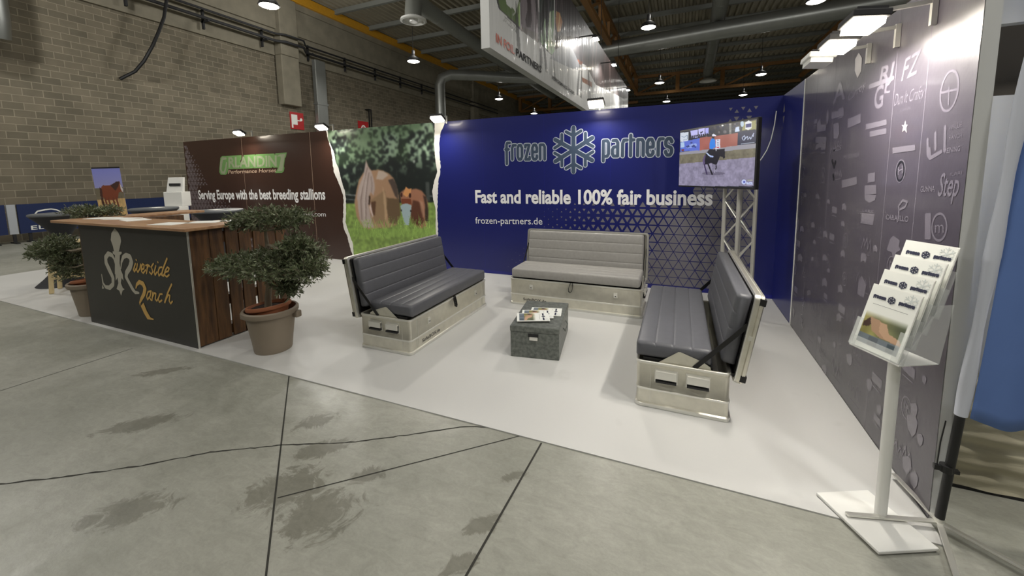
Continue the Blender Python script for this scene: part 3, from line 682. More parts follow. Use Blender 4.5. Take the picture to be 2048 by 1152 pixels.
GL = {  # letter skeletons: width 1, x-height 1.0 .. ascender 1.32, descender -.3
    'f': (.75, [[(.85, 1.18), (.35, 1.18), (.22, 1.05), (.22, -.32)], [(0, .72), (.6, .72)]]), 'r': (.8, [[(.15, 0), (.15, .8), (.32, 1), (.8, 1)]]),
    'o': (1, [[(.0, .2), (.0, .8), (.22, 1), (.58, 1), (.8, .8), (.8, .2), (.58, 0), (.22, 0), (.0, .2)]]), 'z': (.95, [[(.05, .85), (.05, 1), (.75, 1), (.05, 0), (.8, 0), (.8, .15)]]),
    'e': (1, [[(.8, .25), (.8, .12), (.58, 0), (.22, 0), (0, .2), (0, .8), (.22, 1), (.58, 1), (.8, .8), (.8, .52), (.0, .5)]]), 'n': (1, [[(.0, 0), (.0, 1), (.6, 1), (.8, .85), (.8, 0)]]),
    'p': (1, [[(.0, -.3), (.0, 1), (.6, 1), (.8, .85), (.8, .15), (.6, 0), (.05, 0)]]), 'a': (1, [[(.08, 1), (.6, 1), (.8, .85), (.8, 0), (.2, 0), (0, .15), (0, .42), (.2, .58), (.8, .6)]]),
    't': (.8, [[(.15, .0), (.15, 1.3)], [(.15, 1), (.6, 1)]]), 's': (1, [[(.8, .8), (.8, .85), (.58, 1), (.22, 1), (0, .85), (0, .65), (.12, .55), (.68, .45), (.8, .35), (.8, .15), (.58, 0), (.22, 0), (0, .15), (0, .22)]])}
def frozen_word(art, word, ua, ub, va, vb, xh, wd):
    adv = [GL[c][0]+.38 for c in word]; tot = sum(adv)-.38-.2; sx = (ub-ua)/tot; x_ = 0
    for c, ad in zip(word, adv):
        for st in GL[c][1]:
            art.stroke([(ua+(x_+p[0])*sx, va+(vb-va)*((x_+p[0])/tot)+p[1]*xh) for p in st], wd)
        x_ += ad
def flake(art, c, R, w1, w2):
    for k in range(6):
        a_ = PI/2+k*PI/3; d = Vector((math.cos(a_), math.sin(a_))); q = Vector(c)
        art.stroke([tuple(q), tuple(q+d*(R-w1*.3))], w1)
        for sg in (-1, 1):
            e = Vector((math.cos(a_+sg*PI/3), math.sin(a_+sg*PI/3))); art.stroke([tuple(q+d*R*.60), tuple(q+d*R*.60+e*R*.38)], w2)
for (m_, grow, n_, nm, lb) in ((M_line, 0.0, .0028, 'logo_outline', 'pale outline of the snowflake logo and letters'), (M_inner, -.022, .0036, 'logo_infill', 'slate infill of the snowflake logo and letters')):
    a = Art(BW, n_)
    frozen_word(a, 'frozen', -3.63, -2.99, 1.85, 1.835, .215, .066+grow); frozen_word(a, 'partners', -2.12, -1.225, 1.85, 1.84, .215, .066+grow)
    flake(a, (-2.55, 1.957), .335, .082+grow, .066+grow)
    a.obj(nm, m_, wF, label=lb)
a = Art(BW, .0019)
for xs in (-4.03, -2.02, -1.0, -3.0): a.stroke([(xs, .02), (xs, 2.5)], .004, False)
a.obj('board_seams', M_blue_d, wF)
a = Art(BW, .0022); a.stroke([(-7.81, .02), (-7.81, 2.5)], .006, False).stroke([(-9.85, .02), (-9.85, 2.5)], .005, False); a.obj('board_seams', M_tan, wB)
# right walls --------------------------------------------------------------
RW = Plane((0, 0, 0), (0, -1, 0))            # face x = 0 seen from the booth
t = thing('partition_wall', 'narrow plain blue partition wall forming the right back corner', 'partition wall')
MB().box(.002, -.905, 0, .05, .05, 2.5).obj('wall_board', M_wpaint, t)
Art(RW, .0015).poly([(0.001, .008), (.905, .008), (.905, 2.5), (0.001, 2.5)]).obj('blue_print', M_blue, t)
a = Art(RW, .0022)
for (cx, cz, s, up) in ((.07, 2.33, .11, True), (.07, 2.22, .10, False), (.02, 2.12, .05, True)): tri(a, cx+.0, cz, s, up)
a.obj('triangle_pattern', M_tri, t)
t = thing('partition_wall', 'glossy dark grey partition wall covered with pale sponsor logos', 'partition wall')
WL = 3.47
MB().box(.001, -WL, 0, .052, -.908, 2.5).obj('wall_board', M_wpaint, t)
MB().box(-.006, -.925, 0, .001, -.905, 2.5).obj('edge_strip', M_white, t, label='white vertical edge strip')
M_logo_bg = mat('dark_glossy_film', (74, 69, 79), rough=.38, noise=.05, nscale=2, bump=.16, bscale=7, coat=.5)
_q = Art(RW, .0015); _q.poly([(.925, .008), (WL-.002, .008), (WL-.002, 2.5), (.925, 2.5)]); _q.obj('dark_print', M_logo_bg, t)
M_lg = mat('pale_grey_logo_print', (118, 113, 124), rough=.2, coat=.4); M_lg2 = mat('bright_logo_print', (210, 205, 205), rough=.25); M_lg3 = mat('black_logo_print', (34, 34, 38), rough=.25)
a = Art(RW, .0024)
def rx(x, y, o=(1600, 100), s=3.839): return (o[0]+x/s, o[1]+y/s)
T = lambda txt, p, q, c, b=.0, sh=0.: a.pxtext(txt, rx(*p), rx(*q), c, b, sh)
T('A', (255, 410), (350, 370), 34, .02); T('Carroy', (370, 395), (505, 290), 14, .02, .3); T('RJ', (610, 260), (710, 220), 30, .02, .2)
a.pxstroke([rx(540, 280)+(9,), rx(720, 215)+(9,)], None); T('G', (570, 460), (640, 430), 42, .02); T('L', (650, 330), (695, 325), 20, .03)
T('Dun It Crafty', (725, 430), (950, 370), 22, .0, .2); T('ranch', (775, 475), (850, 455), 6)
T('FZ', (780, 240), (900, 180), 40, .01, .3)
for (x_, y_, rxx, ryy, wd) in ((1150, 315, 75, 160, 13), (775, 930, 40, 90, 7)): 
    c = RW.px(*rx(x_, y_)); e = RW.px(*rx(x_+rxx, y_)); g_ = RW.px(*rx(x_, y_-ryy)); k_ = RW.px(*rx(x_+wd, y_)); a.ring(c, abs(e[0]-c[0]), abs(g_[1]-c[1]), abs(k_[0]-c[0]))
a.pxstroke([rx(1085, 330)+(5,), rx(1215, 300)+(5,)], None); a.pxstroke([rx(1150, 290)+(4,), rx(1145, 420)+(4,)], None)
T('H', (755, 960), (795, 945), 16, .02)
for q in ([(985, 690), (985, 800), (1005, 830), (1090, 780)], [(1045, 640), (1045, 760)], [(1120, 590), (1115, 770)], [(1005, 830), (1000, 760)]): a.pxstroke([rx(*p)+(8,) for p in q], None)
T('WALLIE', (1150, 620), (1250, 590), 10, .0); T('RANCH', (1150, 690), (1250, 670), 8); T('REINING', (1115, 795), (1235, 775), 10, .02)
T('GUNNA', (930, 1090), (1040, 1085), 11, .02); T('Step', (1060, 1120), (1215, 1120), 44, .01, .2); T('ILARI', (1160, 970), (1250, 955), 7)
for bx_ in ((370, 530, 470, 600, -42), (510, 570, 670, 612, -38), (540, 625, 668, 668, -26), (715, 750, 890, 795, -25), (245, 480, 340, 530, -25), (325, 1000, 440, 1060, -28), (500, 1040, 590, 1110, -6), (525, 950, 580, 1020, -10)):
    x0, y0, x1, y1, sk = bx_; h_ = y1-y0
    a.pxpoly([rx(x0, y0), rx(x1, y0+sk), rx(x1, y1+sk), rx(x0, y1)])
a.pxpoly([rx(260, 570), rx(300, 555), rx(305, 640), rx(290, 680), rx(262, 680)]); a.pxpoly([rx(135, 560), rx(160, 520), rx(165, 575), rx(205, 570), rx(200, 620), rx(135, 630)])
a.pxstroke([rx(130, 690)+(12,), rx(200, 690)+(12,)], None); a.pxstroke([rx(130, 745)+(10,), rx(160, 725)+(10,), rx(195, 745)+(10,)], None)
T('YMCS', (232, 790), (320, 765), 9, .02); T('MR GUNNER', (340, 840), (460, 820), 8, .02)
r2 = lambda x, y: rx(x, y, (1580, 380), 3.839)
T2 = lambda txt, p, q, c, b=.0, sh=0.: a.pxtext(txt, r2(*p), r2(*q), c, b, sh)
T2('CARAJILLO', (740, 225), (915, 245), 10, .03); a.pxstroke([r2(*p)+(5,) for p in [(840, 210), (840, 120), (870, 80), (905, 90), (890, 130), (850, 150)]], None)
T2('I', (1040, 380), (1085, 380), 52, .0); c = RW.px(*r2(1150, 285)); e = RW.px(*r2(1215, 285)); g_ = RW.px(*r2(1150, 170)); k_ = RW.px(*r2(1162, 285)); a.ring(c, abs(e[0]-c[0]), abs(g_[1]-c[1]), abs(k_[0]-c[0])); T2('m', (1118, 330), (1185, 330), 24, .0)
a.pxpoly([r2(555, 175), r2(655, 185), r2(640, 270), r2(545, 255)]); T2('LARK', (560, 170), (650, 180), 6, .03)
a.pxpoly([r2(*p) for p in [(770, 380), (800, 350), (825, 370), (850, 390), (840, 430), (855, 460), (820, 480), (800, 540), (785, 480), (745, 460), (760, 420)]])
a.pxpoly([r2(*p) for p in [(575, 30), (665, 40), (655, 80), (610, 100), (580, 75)]]); a.pxpoly([r2(*p) for p in [(530, 700), (555, 655), (590, 730), (570, 830), (520, 800)]])
for (x_, y_, s_) in ((95, 300, 1.), (180, 270, 1.), (190, 400, .8), (275, 340, 1.2), (420, 130, 1.2), (410, 260, 1.), (80, 520, 1.3), (175, 530, .7), (270, 520, 1.1), (410, 490, 1.2), (270, 710, 1.4), (390, 760, 1.4), (150, 790, 1.), (300, 620, .8), (570, 520, 1.6), (660, 450, 1.2), (300, 90, .8), (120, 40, .8), (215, 50, 1.0), (380, 980, 1.4), (60, 420, .8)):
    w_ = 28*s_; a.pxpoly([r2(x_-w_*.5, y_-w_*.6), r2(x_+w_*.1, y_-w_*.9), r2(x_+w_*.5, y_-w_*.1), r2(x_+w_*.4, y_+w_*.9), r2(x_-w_*.1, y_+w_*.5), r2(x_-w_*.5, y_+w_*.8)])
for (x_, y_, s_) in ((1640, 680, 7), (1670, 690, 6), (1710, 690, 7), (1700, 720, 12), (1650, 740, 10), (1740, 770, 12), (1820, 740, 12), (1850, 760, 9), (1830, 820, 14), (1826, 850, 22), (1842, 880, 12), (1815, 930, 18), (1830, 960, 16), (1760, 820, 10)):
    a.pxpoly([(x_-s_*.5, y_-s_*.9), (x_+s_*.2, y_-s_), (x_+s_*.5, y_-s_*.2), (x_+s_*.3, y_+s_*.8), (x_, y_+s_*1.1), (x_-s_*.4, y_+s_*.3)])
RL = random.Random(5)
for r_ in range(9):
    for c_ in range(8):
        u_ = 1.02+c_*.31+RL.uniform(-.04, .04); v_ = .16+r_*.235+RL.uniform(-.03, .03)
        if u_ > 2.25 and v_ > 1.15 or v_ > 2.1: continue
        kind = RL.randrange(5); w_ = RL.uniform(.07, .11)
        if kind == 0: a.ring((u_, v_), w_*.55, w_*.65, .007, 20); a.stroke([(u_-w_*.2, v_-w_*.3), (u_-w_*.2, v_+w_*.3), (u_+w_*.2, v_+w_*.1), (u_-w_*.1, v_), (u_+w_*.2, v_-w_*.3)], .008)
        elif kind in (1, 2): a.stroke([(u_-w_+w_*.25*k, v_+(RL.uniform(.2, .7) if k % 2 else -RL.uniform(.0, .3))*w_) for k in range(9)], [RL.uniform(.004, .011) for k in range(9)]); a.stroke([(u_-w_*.6, v_-w_*.55), (u_+w_*.8, v_-w_*.5)], .005)
        elif kind == 3: a.poly([(u_-w_*.6, v_-w_*.3), (u_+w_*.6, v_-w_*.3), (u_+w_*.6, v_+w_*.25), (u_-w_*.6, v_+w_*.25)]); a.stroke([(u_-w_*.5, v_-w_*.55), (u_+w_*.5, v_-w_*.55)], .008)
        else: a.poly([(u_-w_*.1, v_+w_*.8), (u_+w_*.3, v_+w_*.3), (u_+w_*.25, v_-w_*.5), (u_, v_-w_*.8), (u_-w_*.35, v_-w_*.2), (u_-w_*.3, v_+w_*.4)])
a.obj('sponsor_logos', M_lg, t, label='pale grey printed logos')
a = Art(RW, .0030)
a.pxpoly([rx(*p) for p in [(815, 540), (820, 575), (832, 572), (822, 595), (825, 635), (808, 612), (790, 630), (798, 592), (787, 575), (805, 577)]])
a.pxpoly([rx(*p) for p in [(455, 20), (480, 60), (475, 160), (445, 215), (425, 160), (428, 70)]])
a.obj('bright_logos', M_lg2, t, label='bright star and badge logos')
a = Art(RW, .0030)
c = RW.px(*rx(775, 930)); e = RW.px(*rx(808, 930)); g_ = RW.px(*rx(775, 848)); a.ring(c, abs(e[0]-c[0]), abs(g_[1]-c[1]), .012)
for q in ([(250, 850), (265, 900), (275, 860)], [(258, 960), (262, 990)]): a.pxstroke([rx(*p)+(7,) for p in q], None)
a.obj('black_logos', M_lg3, t, label='black logo marks')
a = Art(RW, .0020)
for yy in (1.78, 2.77, 1.32, 3.1): a.stroke([(yy, .01), (yy, 2.5)], .006, False)
a.obj('film_seams', M_lg, t)

# ============================================================== FLOOD LAMPS
def flood(x, y, z, ux, uy, label, group, on=True, W=FLOOD_W, tilt=.45, up=1):
    """(ux,uy): horizontal direction from the wall to the lamp"""
    rz = math.atan2(uy, ux)-PI/2
    t = thing('flood_lamp', label, 'flood lamp', (x, y, z), rz, group)      # local +y points away from the wall
    L = .0
    MB().bar((0, -.266, .075), (0, -.266, -.05), .022).bar((0, -.27, .06), (0, -.02, .045), .018).obj('arm', M_alu_b, t)
    h = thing('x', '', ''); bpy.data.objects.remove(h)
    rot = Matrix.Rotation(tilt, 4, 'X')
    def R(mb): mb.v = [tuple(rot @ Vector(v)) for v in mb.v]; return mb
    R(MB().box(-.11, -.075, .0, .11, .075, .035)).obj('housing', M_white if not on else M_rubber, t, bevel=.006)
    R(MB().box(-.095, -.06, -.03, .095, .06, .0)).obj('lamp_face', M_lamp if on else M_white, t)
    fins = MB()
    for k in range(7): fins.box(-.09+k*.03-.003, -.06, .035, -.09+k*.03+.003, .06, .05)
    R(fins).obj('cooling_fins', M_rubber, t)
    if on:
        A = bpy.data.lights.new('flood_light', 'AREA'); A.shape = 'RECTANGLE'; A.size = .15; A.size_y = .09; A.energy = W; A.color = (1.0, .95, .87)
        lo = bpy.data.objects.new('flood_light', A); col.objects.link(lo); lo.parent = t
        lo.matrix_local = rot @ Matrix.Translation((0, 0, -.034))
    return t
gq = 'flood lamps along the top of the back wall'
for (px, py, lb) in ((478, 266, 'bright flood lamp above the brown wall, leftmost of the four'), (643, 254, 'bright flood lamp where brown wall meets the horse picture'),
                     (875, 237, 'bright flood lamp where the horse picture meets the blue wall'), (1192, 207, 'bright flood lamp above the snowflake logo')):
    p = at(px, py, 1, -.28); flood(p.x, -.28, p.z, 0, -1, lb, gq, tilt=.5)
gr_ = 'flood lamps along the top of the right wall'
for (px, py, lb, on) in ((1635, 128, 'unlit white flood lamp at the far end of the logo wall', False), (1675, 97, 'lit flood lamp next to the unlit one on the logo wall', True),
                         (1725, 55, 'largest lit flood lamp on top of the logo wall', True)):
    p = at(px, py, 0, -.28); flood(-.28, p.y, p.z+.02, -1, 0, lb, gr_, on, tilt=.12)
flood(1.05, -3.41, 2.40, 0, -1, 'flood lamp on the beam of the next booth, beyond the blue flag', 'flood lamps of the next booth', True, W=16, tilt=.1)
# cable from the corner down to the screen
cabp = [(1553, 222), (1549, 250), (1542, 280), (1534, 300), (1524, 316), (1513, 330)]
tag(MB().tube([at(x, y, 1, -.03-.0*i) for i, (x, y) in enumerate(cabp)], .006, 6).obj('white_cable', M_white, smooth=True), 'thin white cable hanging down the blue wall beside the screen', 'cable')

# ============================================================== BENCH CRATES
def prof_cushion(d0, d1, z0, z1, grooves, rr=.022, gw=.0035, gd=.0035, flip=1):
    """profile in (d,z); grooves on the top side"""
    pts = [(d0+rr*.3, z0), (d0, z0+rr*.4), (d0, z1-rr)]
    for k in range(1, 4): a_ = PI-(PI/2)*k/3; pts.append((d0+rr+rr*math.cos(a_), z1-rr+rr*math.sin(a_)))
    g = [d0+(d1-d0)*(k+1)/(grooves+1) for k in range(grooves)]
    for x_ in g: pts += [(x_-gw*5, z1+.0015), (x_-gw*1.6, z1), (x_-gw*.6, z1-gd*.6), (x_, z1-gd), (x_+gw*.6, z1-gd*.6), (x_+gw*1.6, z1), (x_+gw*5, z1+.0015)]
    for k in range(0, 4): a_ = PI/2-(PI/2)*k/3; pts.append((d1-rr+rr*math.cos(a_), z1-rr+rr*math.sin(a_)))
    pts += [(d1, z0+rr*.4), (d1-rr*.3, z0)]; return pts
def cushion(L0, L1, d0, d1, z0, z1, grooves):
    base = prof_cushion(d0, d1, z0, z1, grooves); cx_, cz_ = (d0+d1)/2, (z0+z1)/2; rings = []
    for (x_, ins) in ((L0, .022), (L0+.006, .010), (L0+.018, .002), (L0+.03, 0), (L1-.03, 0), (L1-.018, .002), (L1-.006, .010), (L1, .022)):
        rg = []
        for (d, z) in base:
            dd = d-cx_; dz = z-cz_; kx = 1-ins/((d1-d0)/2); kz = 1-ins/((z1-z0)/2); rg.append((x_, cx_+dd*kx, cz_+dz*kz))
        rings.append(rg)
    return MB().loft(rings)
def rrect(L, D, r, n=5, off=0.0):
    pts = []
    for (cx_, cy_, a0) in ((L-r, D-r, 0), (r, D-r, PI/2), (r, r, PI), (L-r, r, 1.5*PI)):
        for k in range(n+1): a_ = a0+PI/2*k/n; pts.append((cx_+(r+off)*math.cos(a_), cy_+(r+off)*math.sin(a_)))
    return pts
def bench(label, loc, rz, vinyl, L=1.55, D=.57, H=.325):
    t = thing('crate_bench', label, 'bench', loc, rz, 'aluminium crate benches around the trunk')
    sec = [(0, .0), (.008, .0), (.010, .012), (.010, .024), (0, .030), (0, .118), (.004, .124), (.004, .136), (0, .142), (0, H-.022), (.005, H-.018), (.006, H), (-.012, H), (-.014, H-.03), (-.014, .05)]
    rings = [[(x_, y_, z) for x_, y_ in rrect(L, D, .03, 5, off)] for off, z in sec]
    MB().loft(rings).obj('crate_body', M_alu, t, smooth=True)
    for (nm, z0, z1, off) in (('base_rim', .0, .026, .0125), ('bead', .121, .139, .006), ('top_rim', H-.014, H+.003, .008)):
        rg = MB(); rg.loft([[(x_, y_, z) for x_, y_ in rrect(L, D, .03, 5, o_)] for o_, z in ((off-.006, z0), (off, z0+.003), (off, z1-.003), (off-.006, z1))], True, False); rg.obj(nm, M_alu_b, t, smooth=True)
    bd = MB()
    for x_ in (.09, .115, L-.09, L-.115): bd.box(x_-.001, -.0025, .032, x_+.001, .0, H-.02)
    for y_ in (.09,): bd.box(-.0025, y_-.001, .032, 0, y_+.001, H-.02).box(L, y_-.001, .032, L+.0025, y_+.001, H-.02)
    bd.obj('panel_seam', M_alu_b, t)
    for ex, sg in ((0, -1), (L, 1)):
        for d in (.19, .385):
            h = MB().box(min(ex, ex+sg*.004), d-.072, .19, max(ex, ex+sg*.004), d+.072, .285).obj('handle_plate', M_alu_b, t, bevel=.002)
            g = MB(); xx = ex+sg*.022
            g.box(min(ex+sg*.004, xx), d-.066, .262, max(ex+sg*.004, xx), d+.066, .276); g.box(min(xx-sg*.004, xx+sg*.008), d-.066, .222, max(xx-sg*.004, xx+sg*.008), d+.066, .276)
            g.obj('handle', M_alu_b, h, bevel=.003)
            MB().box(min(ex+sg*.004, xx+sg*.008), d-.066, .196, max(ex+sg*.004, xx+sg*.008), d+.066, .212).obj('handle_grip', M_black, h, bevel=.003)
    for x_ in (.28, L-.28):
        l_ = MB().box(x_-.022, -.012, .205, x_+.022, 0, .262).box(x_-.014, -.017, .215, x_+.014, -.012, .24).obj('latch', M_alu_b, t, bevel=.003)
        MB().box(x_-.006, -.019, .222, x_+.006, -.016, .232).obj('latch_keyhole', M_black, l_)
    lp = MB(); xm = L/2; pts = [(xm-.012, -.006, .335), (xm-.03, -.03, .27), (xm-.03, -.035, .235), (xm-.01, -.035, .222), (xm+.008, -.03, .24), (xm+.014, -.02, .28), (xm+.012, -.006, .335)]
    for a_, b_ in zip(pts[:-1], pts[1:]): lp.bar(a_, b_, .004, .018, up=(0, 1, .2))
    lp.obj('pull_loop', M_black, t)
    a = Art(Plane((0, -.0012, 0), (1, 0, 0)), 0); a.text('SoftsBOX.de', .17, .47, .055, .032, .012); a.obj('lettering', M_rubber, t, label='dark printed lettering')
    cushion(.018, L-.018, -.008, .465, .345, .452, 3).obj('seat_cushion', vinyl, t, smooth=True)
    sp = MB()
    MB().box(.02, .04, .318, L-.02, .47, .345).obj('seat_board', M_black, t)
    for x_, sg in ((.006, 1), (L-.012, 1)):
        q = [(.13, .318), (.26, .416), (.275, .418), (.41, .372), (.455, .345), (.462, .318)]
        sp = MB(); sp.add([(x_, d, z) for d, z in q]+[(x_+.005, d, z) for d, z in q], [tuple(range(6)), tuple(range(11, 5, -1))]+[(i, (i+1) % 6, (i+1) % 6+6, i+6) for i in range(6)])
        sp.obj('hinge_plate', M_alu, t)
    # lid leaning back
    tl = math.atan2(.097, .575)
    lid = thing('x', '', ''); bpy.data.objects.remove(lid)
    def W(mb, d0=.592, z0=.275):
        c_, s_ = math.cos(tl), math.sin(tl); mb.v = [(x_, d0+y_*c_+z*s_, z0-y_*s_+z*c_) for x_, y_, z in mb.v]; return mb
    LH = .59
    out = rrect(L+.03, LH, .035); rings = []
    for (off, y_) in ((-.02, .012), (-.004, .004), (0, 0), (.002, .022), (-.002, .026), (.002, .03), (0, .045), (-.01, .052)):
        rings.append([(x_-.015+(0 if off == 0 else off*(1 if x_ > L/2 else -1)), y_, z+off*(1 if z > LH/2 else -1)) for x_, z in rrect(L+.03, LH, .035)])
    lo = W(MB().loft(rings)).obj('lid', M_alu, t, smooth=True)
    ri = MB(); k = rrect(L+.03, LH, .035); 
    ri.loft([[(x_-.015, 0, z) for x_, z in k], [(x_-.015, -.006, z) for x_, z in k], [((x_-L/2-.015)*.975+L/2, -.006, (z-LH/2)*.94+LH/2) for x_, z in k], [((x_-L/2-.015)*.975+L/2, .004, (z-LH/2)*.94+LH/2) for x_, z in k]], True, False)
    W(ri).obj('lid_rim', M_alu_b, lo, smooth=True)
    for x_ in (-.017, L-.02):
        for z in (.02, LH-.06): W(MB().box(x_, .02, z, x_+.037, .058, z+.045)).obj('lid_corner', M_black, lo, bevel=.004)
    for x_ in (-.018, L+.0145): W(MB().box(x_, .01, .3, x_+.004, .03, .33)).obj('lid_catch', M_alu_b, lo)
    W(MB().box(.03, -.008, .05, L-.03, .004, LH-.03)).obj('lid_lining', M_black, lo)
    cu = cushion(.035, L-.035, .09, .565, 0.0, .088, 3)      # (x, d, z) -> stand it up against the lid
    cu.v = [(x_, -.008-z_, d_) for x_, d_, z_ in cu.v]; W(cu).obj('back_cushion', vinyl, t, smooth=True)
    for x_ in (.004, L-.004):
        MB().bar((x_, .655, .66), (x_, .36, .325), .028, .004, up=(1, 0, 0)).obj('side_strap', M_black, t)
    hg = MB().tube([(.02, .585, .315), (L-.02, .585, .315)], .012, 8).obj('hinge_bar', M_black, t)
    for ex in (.02, L-.02): MB().lathe([(.0, .0), (.02, .0), (.02, .004), (.0, .004)], 12, ex, .02).obj('foot_stud', M_alu_b, t)
    return t
bench('charcoal cushioned aluminium crate bench on the left, in front of the horse picture', (-3.29, -2.955, .007), PI/2, M_vinyl, 1.5)
bench('light grey cushioned aluminium crate bench against the blue wall', (-3.03, -1.28, .007), 0, M_vinyl_l, 1.57)
bench('charcoal cushioned aluminium crate bench on the right, nearest the camera', (-1.342, -1.46, .007), -PI/2, M_vinyl, 1.54)
# trunk -----------------------------------------------------------------
t = thing('metal_trunk', 'grey galvanised metal trunk used as a low table between the benches', 'trunk', (-2.453, -2.645, .007), math.radians(8.7))
TW, TD, TH = .44, .72, .285
MB().box(.004, .004, 0, TW-.004, TD-.004, TH-.05).obj('body', M_galv, t, bevel=.006)
MB().box(0, 0, TH-.052, TW, TD, TH).obj('lid', M_galv, t, bevel=.008)
hs = MB().box(.165, -.002, .195, .255, .004, .222).obj('lock_recess', M_black, t)
MB().box(.178, -.012, .168, .25, .002, .197).obj('clasp', M_alu_b, t, bevel=.003)
MB().tube([(TW+.002, .25, .2), (TW+.02, .26, .17), (TW+.02, .44, .17), (TW+.002, .45, .2)], .005, 8).obj('side_handle', M_galv, t)
MB().tube([(-.002, .12, .22), (-.016, .13, .2), (-.016, .2, .2), (-.002, .21, .22)], .005, 8).obj('side_handle', M_galv, t)
# brochures on the trunk --------------------------------------------------
def brochure_paint(w_=60, h=84):
    p = Paint(w_, h, (236, 238, 232)); 
    g = np.clip((p.Y-.42)/.1, 0, 1)*np.clip((.80-p.Y)/.03, 0, 1)*(np.abs(p.X-.5) < .44)
    c = np.stack([150-60*p.X, 140-40*p.X, 96-30*p.Y], -1)*(.75+.5*vnoise(h, w_, 9, 4)[..., None]); p.a = p.a*(1-g[..., None])+c*g[..., None]
    p.poly([(.08, .60), (.2, .5), (.3, .56), (.2, .66), (.08, .68)], (60, 34, 26)); p.poly([(.18, .5), (.42, .52), (.52, .60), (.62, .7), (.95, .73), (.94, .78), (.5, .76), (.3, .7)], (176, 142, 114)); p.poly([(.42, .54), (.56, .54), (.66, .66), (.9, .70), (.9, .76), (.62, .76), (.45, .68)], (196, 160, 130))
    p.rect(.06, .78, .94, .93, (112, 122, 130)); p.rect(.3, .79, .5, .92, (92, 100, 108)); p.rect(.7, .80, .9, .92, (70, 84, 92)); return p
M_bprint = attr_mat('brochure_print', .3, coat=.3)
def brochure(label, mtx, group, w_=.21, h=.297):
    """local: x right, z up in the sheet, -y faces the reader"""
    t = MB().box(-w_/2, 0, 0, w_/2, .004, h).obj('brochure', M_paper); t.matrix_world = mtx; tag(t, label, 'brochure', group)
    p = brochure_paint(); me = p.mesh('cover_print', lambda u, v: ((u-.5)*w_*.98, -.0008, h*(1-v)*.98+.002)); link('cover_print', me, M_bprint, t, label='cover photo of a horse head')
    pl = Plane((0, -.0016, 0), (1, 0, 0)); a = Art(pl, 0); s = w_/2.0
    frozen_word(a, 'frozen', -.40*w_, -.15*w_, .80*h, .80*h, .03*h, .006); frozen_word(a, 'partners', .14*w_, .42*w_, .80*h, .80*h, .03*h, .006); flake(a, (-.005, .82*h), .017, .005, .004)
    a.stroke([(-.36*w_, .70*h), (.36*w_, .70*h)], .0012, False); a.obj('cover_logo', M_logo_ink, t, label='dark snowflake logo and name')
    a = Art(pl, -.0004); flake(a, (.33*w_, .88*h), .03, .004, .003); a.obj('cover_pattern', M_logo_pale, t, label='pale snowflake pattern'); return t
M_logo_ink = mat('navy_ink', (30, 34, 62), rough=.4); M_logo_pale = mat('pale_ink', (200, 206, 204), rough=.4)
def flat_m(px, py, z, ang):
    p = at(px, py, 2, z); return Matrix.Translation(p) @ Matrix.Rotation(ang, 4, 'Z') @ Matrix.Rotation(-PI/2, 4, 'X')
zt = .007+TH
gb = 'brochures lying on the trunk'
for (px, py, dz, ang, lb) in ((1092, 624, .006, -1.35, 'white brochure at the back of the pile on the trunk'), (1075, 630, .011, -1.25, 'middle white brochure of the pile on the trunk'), (1066, 637, .016, -1.18, 'front brochure with horse photo lying on the trunk')):
    p = at(px, py, 2, zt); mt = Matrix.Translation((p.x, p.y, zt+dz)) @ Matrix.Rotation(ang, 4, 'Z') @ Matrix.Rotation(-PI/2, 4, 'X') @ Matrix.Translation((0, 0, -.148))
    brochure(lb, mt, gb)

# ============================================================== SCREEN ON TRUSS STAND
A0 = Vector((-.660, -.94, 0)); e1 = Vector((.57358, -.81915, 0)); e2 = Vector((.81915, .57358, 0)); s_ = .2
t = thing('truss_stand', 'silver lattice truss tower carrying the screen in the right corner', 'truss stand', tuple(A0))
ch = [Vector((0, 0, 0)), e1*s_, e1*s_+e2*s_, e2*s_]
cc = (ch[0]+ch[2])/2
b_ = MB(); R_ = [cc+(e1*sx+e2*sy)*.17 for sx, sy in ((-1, -1), (1, -1), (1, 1), (-1, 1))]
b_.add([(p.x, p.y, .007) for p in R_]+[(p.x, p.y, .017) for p in R_], [(3, 2, 1, 0), (4, 5, 6, 7), (0, 1, 5, 4), (1, 2, 6, 5), (2, 3, 7, 6), (3, 0, 4, 7)]); b_.obj('base_plate', M_alu_b, t)
for c_ in ch: MB().tube([c_+Vector((0, 0, .017)), c_+Vector((0, 0, 2.0))], .021, 14).obj('chord', M_alu_b, t, smooth=True)
for i in range(4):
    a_, c_ = ch[i], ch[(i+1) % 4]; br = MB(); z = .06; k = 0
    while z < 1.9:
        p, q = (a_, c_) if (k+i) % 2 == 0 else (c_, a_); br.tube([p+Vector((0, 0, z)), q+Vector((0, 0, z+.2))], .008, 8); z += .21; k += 1
    br.obj('brace', M_alu_b, t, smooth=True)
TVo = Vector((-1.127, -.49, 1.45)); TVp = Plane(TVo, e1)
t = thing('flat_screen', 'flat screen on the truss stand showing a rider on a dark horse', 'screen', tuple(TVo), math.atan2(e1.y, e1.x))
SW, SH = 1.15, .645
MB().box(-.005, .004, -.012, SW+.005, .05, SH+.012).obj('casing', M_black, t, bevel=.006)
MB().box(SW*.62, .05, .1, SW*.80, .10, SH*.8).obj('wall_mount', M_rubber, t)
zo = lambda x, y: (1330+x/6.4, 220+y/6.4)
def tmp_(x, y):
    u, v = TVp.px(*zo(x, y)); return (u/SW, 1-v/SH)
P = Paint(240, 150, (40, 42, 52), tmp_)
P.poly([(180, 570), (1180, 450), (1180, 980), (170, 980)], (140, 134, 158)); P.poly([(180, 575), (1180, 480), (1180, 600), (180, 690)], (116, 110, 92))
